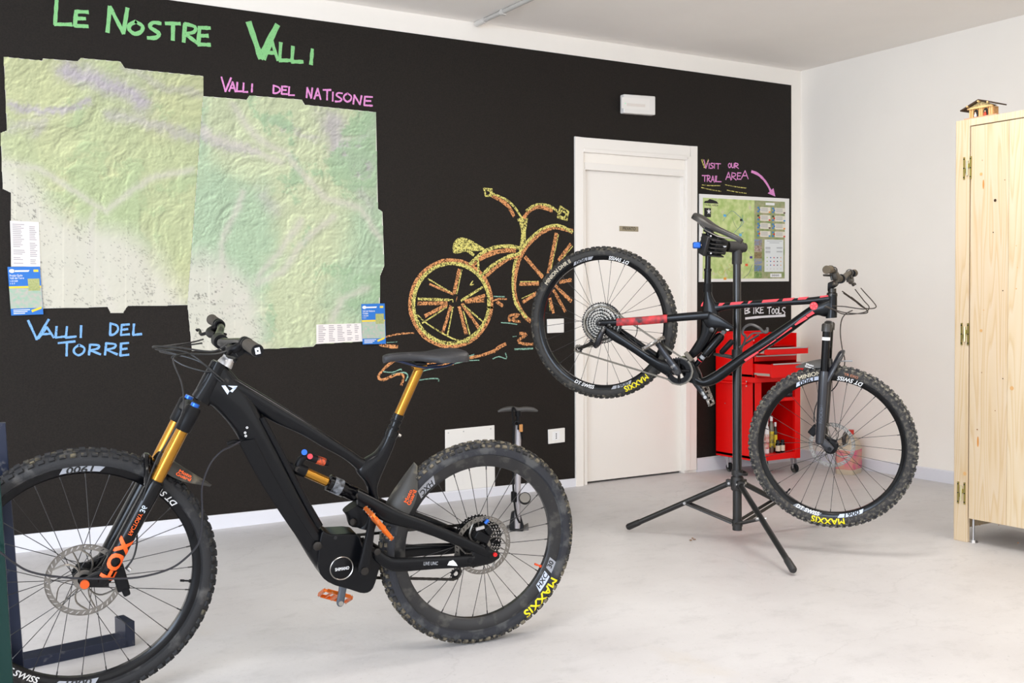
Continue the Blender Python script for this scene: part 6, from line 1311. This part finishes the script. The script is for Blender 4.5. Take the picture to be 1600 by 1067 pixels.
mgf = fender(B2, [(1243, 572), (1262, 565), (1282, 561), (1300, 560)], f2, [.008, .036, .042, .042], [.006, .026, .034, .034], mat('mudguard_dull', (74, 72, 70), .55), bk2, '', None, None, None, 0)
fprint(B2, [('Moto', .4, 1.2, .9), ('Guard', -.35, 1.2, .9)], (1253, 569), (1277, 575), .038, .013, M_wht, mgf)
MB().tube(B2.Ls([(1308, 565, 0), (1320, 564, 0), (1332, 564, 0)]), .003, 8).build('fender_tab', M_grey, mgf)
# cockpit 2
hA2, hB2 = L2(1300, 461), L2(1299, 497); s2v = (hA2-hB2).normalized()
MB().tube([hA2-s2v*.004, hA2+s2v*.008, hA2+s2v*.012, hA2+s2v*.03], [.024, .023, .018, .018], 20).build('headset_spacer', M_dsteel, bk2)
g_n, g_f = L2(1290, 421, .38), L2(1336, 427, -.38); he2 = Vector(((g_n.x+g_f.x)/2, 0, (g_n.z+g_f.z)/2)); hc2 = Vector((he2.x+.012, 0, he2.z-.03)); print('bar2', g_n, g_f, hA2)
stem2 = MB().loft([hA2+s2v*.046+Vector((-.02, 0, 0)), hA2.lerp(hc2, .6)+s2v*.03, hc2+Vector((.0, 0, .02))], [hA2+s2v*.008+Vector((-.02, 0, 0)), hA2.lerp(hc2, .6)-s2v*.004, hc2+Vector((0, 0, -.02))], [.020, .017, .026], LAT, 3, 14, .6).build('stem', M_matt, bk2)
MB().cyl(hc2-LAT*.027, hc2+LAT*.027, .021, 20).build('bar_clamp', M_matt, stem2)
SK = (g_n.x-g_f.x)/2*-1; bar(he2, hc2, bk2, mat('bar_dusty', (70, 64, 54), .5), .38, sk=SK)
M_grip2 = mat('grip_dusty', (84, 74, 58), .8, bump=.6, bscale=300)
for s_ in (1, -1): grip(he2+Vector((SK*s_*.86, 0, 0)), s_, bk2, M_grip2, M_grip2, .38); lever(he2+Vector((SK*s_*.55, 0, 0)), s_, bk2, .38, m=mat('lever_dusty', (48, 44, 38), .45), tilt=.85)
for q in ([(1316, 455, .2), (1330, 465, .15), (1348, 480, .05), (1362, 482, 0), (1369, 479, -.02), (1363, 470, -.1), (1352, 458, -.18), (1345, 450, -.2)], [(1330, 464, .18), (1345, 476, .1), (1356, 487, .03), (1345, 490, .03), (1318, 488, .03), (1300, 482, .029), (1290, 478, .028)], [(1336, 452, -.18), (1350, 470, -.1), (1358, 480, 0), (1350, 488, .02), (1320, 491, .03), (1302, 484, .03), (1288, 479, .028)], [(1318, 458, .19), (1338, 472, .12), (1352, 482, .02), (1340, 482, .03), (1320, 479, .03), (1300, 478, .03)], [(1332, 485, .01), (1322, 490, 0), (1315, 500, 0), (1313, 520, -.03), (1316, 545, -.05), (1320, 562, -.06), (1318, 580, -.065)]):
    MB().tube(B2.Ls(q), .0024, 8, sub=5).build('cable', mat('cable_brown', (44, 36, 28), .5), bk2)
# seatpost and saddle 2
a0, a1, a2 = L2(1105.5, 448), L2(1106, 421), L2(1107, 362)
MB().tube([a0-(a1-a0)*.3, a0+(a1-a0)*.2], .021, 20).build('seat_clamp', M_matt, bk2)
post2 = MB().tube([a0, a1-(a1-a0)*.12, a1-(a1-a0)*.1, a1+(a1-a0)*.05, a1+(a1-a0)*.06], [.0158, .0158, .018, .018, .0145], 22).build('dropper_post', M_gloss, bk2)
MB().cyl(a1, a2, .0128, 22).build('post_shaft', M_gloss, post2)
MB().box(a2+Vector((0, 0, .004)), (.04, .05, .022)).build('rail_clamp', M_matt, post2, bevel=.003)
saddle(B2, L2(1163, 373), L2(1087, 331), bk2, mat('saddle_matt', (44, 42, 40), .38, bump=.3), wmax=.070, railm=M_steel, dip=.006)
# shock 2
q0, q1 = L2(1084, 574), L2(1131, 519); dv = q1-q0; R2 = None
shock2 = MB().cyl(q0+dv*.08, q0+dv*.40, .0125, 20).build('shock', M_gloss, bk2)
MB().cyl(q0-LAT*.016, q0+LAT*.016, .009, 14).build('shock_eyelet', M_dsteel, shock2); MB().cyl(q1-LAT*.016, q1+LAT*.016, .010, 14).build('shock_eyelet', M_dsteel, shock2)
MB().tube([q0+dv*.36, q0+dv*.38, q0+dv*.88, q0+dv*.95], [.016, .022, .022, .014], 22).build('shock_body', M_gloss, shock2)
MB().cyl(q0+dv*.20, q0+dv*.215, .0130, 20).build('travel_ring', M_redp, shock2); MB().cyl(q0+dv*.26, q0+dv*.33, .0127, 20).build('shock_label', M_grey, shock2)
z0_, z1_ = L2(1126, 552, .01), L2(1145, 532, .01); MB().tube([z0_, z0_.lerp(z1_, .08), z0_.lerp(z1_, .92), z1_], [.009, .0135, .0135, .009], 18).build('reservoir', M_matt, shock2)
MB().cyl(L2(1137, 514, 0), L2(1137, 514, .02), .008, 14).build('dial', M_silver, shock2)
# bottle cage
cg = MB(); cg.tube(B2.Ls([(1158, 545, .0), (1165, 528, .03), (1160, 520, .035), (1164, 511, .036), (1174, 507, .036), (1186, 512, .036), (1194, 519, .03), (1199, 518, .02), (1199, 512, .01)]), .0042, 8, sub=4, flat=1.6)
cg.tube(B2.Ls([(1158, 545, .0), (1165, 528, -.03), (1160, 520, -.035), (1164, 511, -.036), (1174, 507, -.036), (1186, 512, -.036), (1194, 519, -.03), (1199, 518, -.02), (1199, 512, -.01)]), .0042, 8, sub=4, flat=1.6); cg.tube(B2.Ls([(1167, 530, .03), (1176, 521, .034), (1190, 520, .034), (1197, 516, .02)]), .004, 8, sub=3)
cg.tube([L2(1155, 543, 0), L2(1160, 540, 0), L2(1186, 523, 0)], .006, 8, flat=.6); cg.build('bottle_cage', mat('cage_grey', (62, 60, 60), .45), bk2)
# drivetrain 2
bn = L2(1058.5, 580.5, .080); BB2 = Vector((bn.x, 0, bn.z)); tp = L2(1029, 539, .085); cv = Vector((tp.x-bn.x, 0, tp.z-bn.z)).normalized()*.168
M_cr = mat('crank_worn', (40, 40, 44), .3, metal=.5, wear=(150, 146, 140), wscale=30, wamt=.56)
k1_ = crank(BB2, cv, -.083, bk2, M_cr); k2_ = crank(BB2, -cv, .083, bk2, M_cr)
MB().cyl(Vector((BB2.x, -.088, BB2.z)), Vector((BB2.x, -.095, BB2.z)), .012, 20).cyl(Vector((BB2.x, -.085, BB2.z)), Vector((BB2.x, .085, BB2.z)), .012, 16).build('crank_axle', M_dsteel, bk2)
e_ = BB2-cv+Vector((0, .083, 0)); MB().cyl(e_-LAT*.0105, e_+LAT*.012, .008, 12).build('pedal_bolt', M_steel, k2_)
rg = MB(); cog(rg, BB2, -.052, .066, 32, .036, .003, 0)
for k in range(4): a = .5+k*math.pi/2; rg.cyl(BB2+Vector((0, -.055, 0)), BB2+Vector((.052*math.cos(a), -.052, .052*math.sin(a))), .007, 8)
rg.build('chainring', M_matt, bk2, smooth=False); rg = MB().lathe([(.058, -.0575), (.061, -.0575), (.061, -.0555), (.058, -.0555)], Vector((BB2.x, 0, BB2.z)), (0, 1, 0), 40, closed=True).build('ring_edge', M_dsteel, bk2)
MB().box(BB2+Vector((.01, -.052, .083)), (.05, .018, .02), Matrix.Rotation(math.radians(25), 3, 'Y')).build('chain_guide', mat('guide_dusty', (96, 90, 80), .6), bk2, bevel=.004)
M_ped = mat('pedal_worn', (110, 104, 98), .35, metal=.7, wear=(190, 180, 166), wscale=90, wamt=.5)
d_ = L2(1037, 529, .14)-L2(1006, 548, .14); pedal(bk2, BB2+cv+Vector((0, -.143, 0)), Vector((d_.x, 0, d_.z)), LAT, M_ped, .046)
d_ = L2(1111, 632, -.14)-L2(1102, 609, -.14); pedal(bk2, BB2-cv+Vector((0, .143, 0)), Vector((d_.x, 0, d_.z)), LAT, M_ped, .046)
der2 = MB().tube(B2.Ls([(944, 512, .080), (938, 524, .088), (934, 536, .085), (930, 541, .075)]), [.011, .015, .016, .012], 12, sub=3).build('rear_derailleur', M_cr, bk2)
ja, jb = L2(926, 536, .050), L2(904, 545, .050)
MB().tube([ja+Vector((0, -.010, 0)), jb+Vector((0, -.010, 0))], [.011, .009], 8, flat=.3).tube([ja+Vector((0, .010, 0)), jb+Vector((0, .010, 0))], [.011, .009], 8, flat=.3).tube([L2(932, 540, .07), ja+Vector((0, -.012, 0))], .009, 8).build('derailleur_cage', M_dsteel, der2)
for jj in (ja, jb): mb = MB(); cog(mb, jj, jj.y, .022, 12, .009, .0025, 0); mb.build('jockey_wheel', M_matt, der2, smooth=False)
ym = Vector((0, -.052, 0))
cp2 = [BB2+ym+Vector((.01, 0, .066)), BB2+ym+Vector((-.02, 0, .063)), Vector((.035, -.036, .082)), Vector((0, -.034, .088)), Vector((-.045, -.034, .07)), Vector((-.08, -.034, .02)), Vector((-.078, -.036, -.03)), Vector((-.045, -.04, -.068)), ja+Vector((.018, 0, .01)), ja+Vector((-.0, 0, -.02)), jb+Vector((-.02, 0, .008)), jb+Vector((-.012, 0, -.018)), BB2+ym+Vector((-.03, 0, -.060)), BB2+ym+Vector((0, 0, -.066)), BB2+ym+Vector((.035, 0, -.056)), BB2+ym+Vector((.06, 0, -.028)), BB2+ym+Vector((.066, 0, 0)), BB2+ym+Vector((.058, 0, .033)), BB2+ym+Vector((.033, 0, .057)), BB2+ym+Vector((.01, 0, .066))]
chain(cp2, bk2, m=mat('chain_steel', (104, 98, 88), .4, metal=.9))
MB().tube(B2.Ls([(996, 507, .05), (995, 520, .045), (992, 531, .045), (1000, 545, .05)]), .0022, 6, sub=4).build('cable', M_cable, bk2)

# ------------------------------------------------------------------ repair stand
PC = Vector((-.272, -1.72, 0))
sx_ = onp(1152, 828, PC, Vector((FWD.x, FWD.y, 0)).normalized()); PC = Vector((sx_.x, sx_.y, 0)); zb0 = sx_.z
vn = Vector((FWD.x, FWD.y, 0)).normalized()
zp = lambda y: onp(1153, y, PC, vn).z
stand = thing('repair_stand', 'black tripod bicycle repair stand holding the raised bicycle', 'repair stand', PC)
M_st = mat('stand_black', (20, 20, 21), .32, coat=.2); M_st2 = mat('stand_plastic', (34, 33, 33), .5, bump=.1)
V3 = lambda x, y, z: Vector((x, y, z))
zj = zp(386)
MB().cyl(V3(0, 0, zb0), V3(0, 0, zp(560)), .0215, 26).build('lower_pole', M_st, stand)
MB().cyl(V3(0, 0, zp(570)), V3(0, 0, zj), .0185, 26).build('upper_pole', M_st, stand)
MB().tube([V3(0, 0, zp(572)), V3(0, 0, zp(546))], .025, 24).build('height_collar', M_st2, stand)
MB().tube([V3(.0, 0, zp(560)), V3(-.05*RT.x, -.05*RT.y, zp(556)), V3(-.11*RT.x, -.11*RT.y, zp(553))], [.010, .012, .008], 10, sub=2, flat=.6).build('height_lever', M_st2, stand)
MB().tube([V3(0, 0, zb0), V3(0, 0, zb0+.02)], .0225, 24).build('foot_cap', M_st2, stand)
MB().tube([V3(0, 0, zp(766)), V3(0, 0, zp(764)), V3(0, 0, zp(746)), V3(0, 0, zp(744))], [.026, .03, .03, .026], 24).build('leg_hub', M_st2, stand)
MB().tube([V3(0, 0, zp(742)), V3(0, 0, zp(734))], .027, 24).build('clamp_collar', M_st2, stand); MB().lathe([(.026, -.006), (.034, -.006), (.034, .006), (.026, .006)], V3(.012, -.012, zp(738)), (0.1, -.2, 1), 24, closed=True).build('quick_release_ring', M_st2, stand)
F1, F3 = fl(981, 826, .015)-PC, fl(1240, 894, .015)-PC
dmid = -(F1.normalized()+F3.normalized()); dmid.z = 0; F2 = dmid.normalized()*.60+V3(0, 0, .015)
for F_ in (F1, F2, F3):
    e = V3(F_.x, F_.y, 0).normalized(); a = V3(0, 0, zp(755))+e*.035
    hbk = MB().box(V3(0, 0, zp(755))+e*.03, (.045, .03, .034), Matrix((e, V3(-e.y, e.x, 0), V3(0, 0, 1))).transposed()).build('hub_bracket', M_st2, stand, bevel=.004)
    lg = MB().cyl(a, F_+V3(0, 0, .008), .0135, 16).build('leg', M_st, stand); dd = (F_+V3(0, 0, .008)-a).normalized()
    MB().tube([F_+V3(0, 0, .008)-dd*.07, F_+V3(0, 0, .008)-dd*.004, F_+V3(0, 0, .008)+dd*.004], [.0155, .0165, .012], 16).build('rubber_foot', M_st2, lg)
    m_ = a.lerp(F_, .42); sd_ = V3(-e.y, e.x, 0)
    for s_ in (-1, 1): MB().tube([m_+sd_*(s_*.018), V3(0, 0, zb0+.035)+e*.022+sd_*(s_*.018)], .0075, 10, flat=.45).build('brace', M_st, stand)
    MB().cyl(m_-sd_*.024, m_+sd_*.024, .007, 12).build('pivot_pin', M_silver, lg); MB().cyl(a-sd_*.022, a+sd_*.022, .006, 12).build('pivot_pin', M_silver, lg)
MB().tube([V3(0, 0, zb0+.02), V3(0, 0, zb0+.05)], .0255, 22).build('brace_collar', M_st2, stand)
# head: elbow, arm and clamp jaws on the seatpost
cpw = B2.W @ L2(1108, 383); J = cpw-PC; top_ = V3(0, 0, zj); ad = (J-top_); al = ad.length; an = ad.normalized(); print('arm', al)
MB().tube([V3(0, 0, zp(412)), V3(0, 0, zp(411)), V3(0, 0, zj-.02), top_+an*.01, top_+an*.05], [.022, .0235, .0235, .024, .022], 20, sub=3).build('elbow', M_st2, stand)
MB().tube([top_-an*.03, top_-an*.026, top_+an*(al*.35)], [.024, .028, .026], 22).build('arm', M_st2, stand)
MB().cyl(top_-an*.045, top_-an*.02, .022, 20).build('arm_knob', M_st2, stand)
upv = B2.Z; sdv = an.cross(upv).normalized(); upv = sdv.cross(an).normalized(); Rm = Matrix((an, sdv, upv)).transposed()
jw_ = J
MB().box(top_.lerp(J, .62), (al*.32, .06, .07), Rm).build('clamp_body', M_st2, stand, bevel=.006)
for i in range(5):
    dz = (i-2)*.019
    MB().box(J-an*.02+upv*dz, (.085, .10, .006), Rm).build('clamp_rib', M_st2, stand, bevel=.0015)
MB().box(J-an*.026+sdv*.0, (.02, .06, .095), Rm).build('clamp_jaw', M_st2, stand, bevel=.004); MB().box(J+an*.026, (.02, .055, .095), Rm).build('clamp_jaw', M_st2, stand, bevel=.004)
bl_ = J+an*.036; rl = -V3(RT.x, RT.y, 0).normalized()
MB().tube([J, J+rl*.045], .006, 10).build('clamp_screw', M_steel, stand)
MB().box(J+rl*.058, (.036, .03, .030), Matrix((rl, V3(-rl.y, rl.x, 0), V3(0, 0, 1))).transposed()).build('clamp_handle', M_blue, stand, bevel=.006)
for dz in (-.04, .04): p_ = J-V3(FWD.x, FWD.y, 0)*.04+V3(0, 0, dz); MB().cyl(p_, p_-V3(FWD.x, FWD.y, 0)*.004, .004, 8).build('screw', M_silver, stand)
p_ = top_.lerp(J, .5)-V3(FWD.x, FWD.y, 0).normalized()*.035; MB().cyl(p_, p_-V3(FWD.x, FWD.y, 0)*.008, .008, 12).build('screw', M_wht, stand)
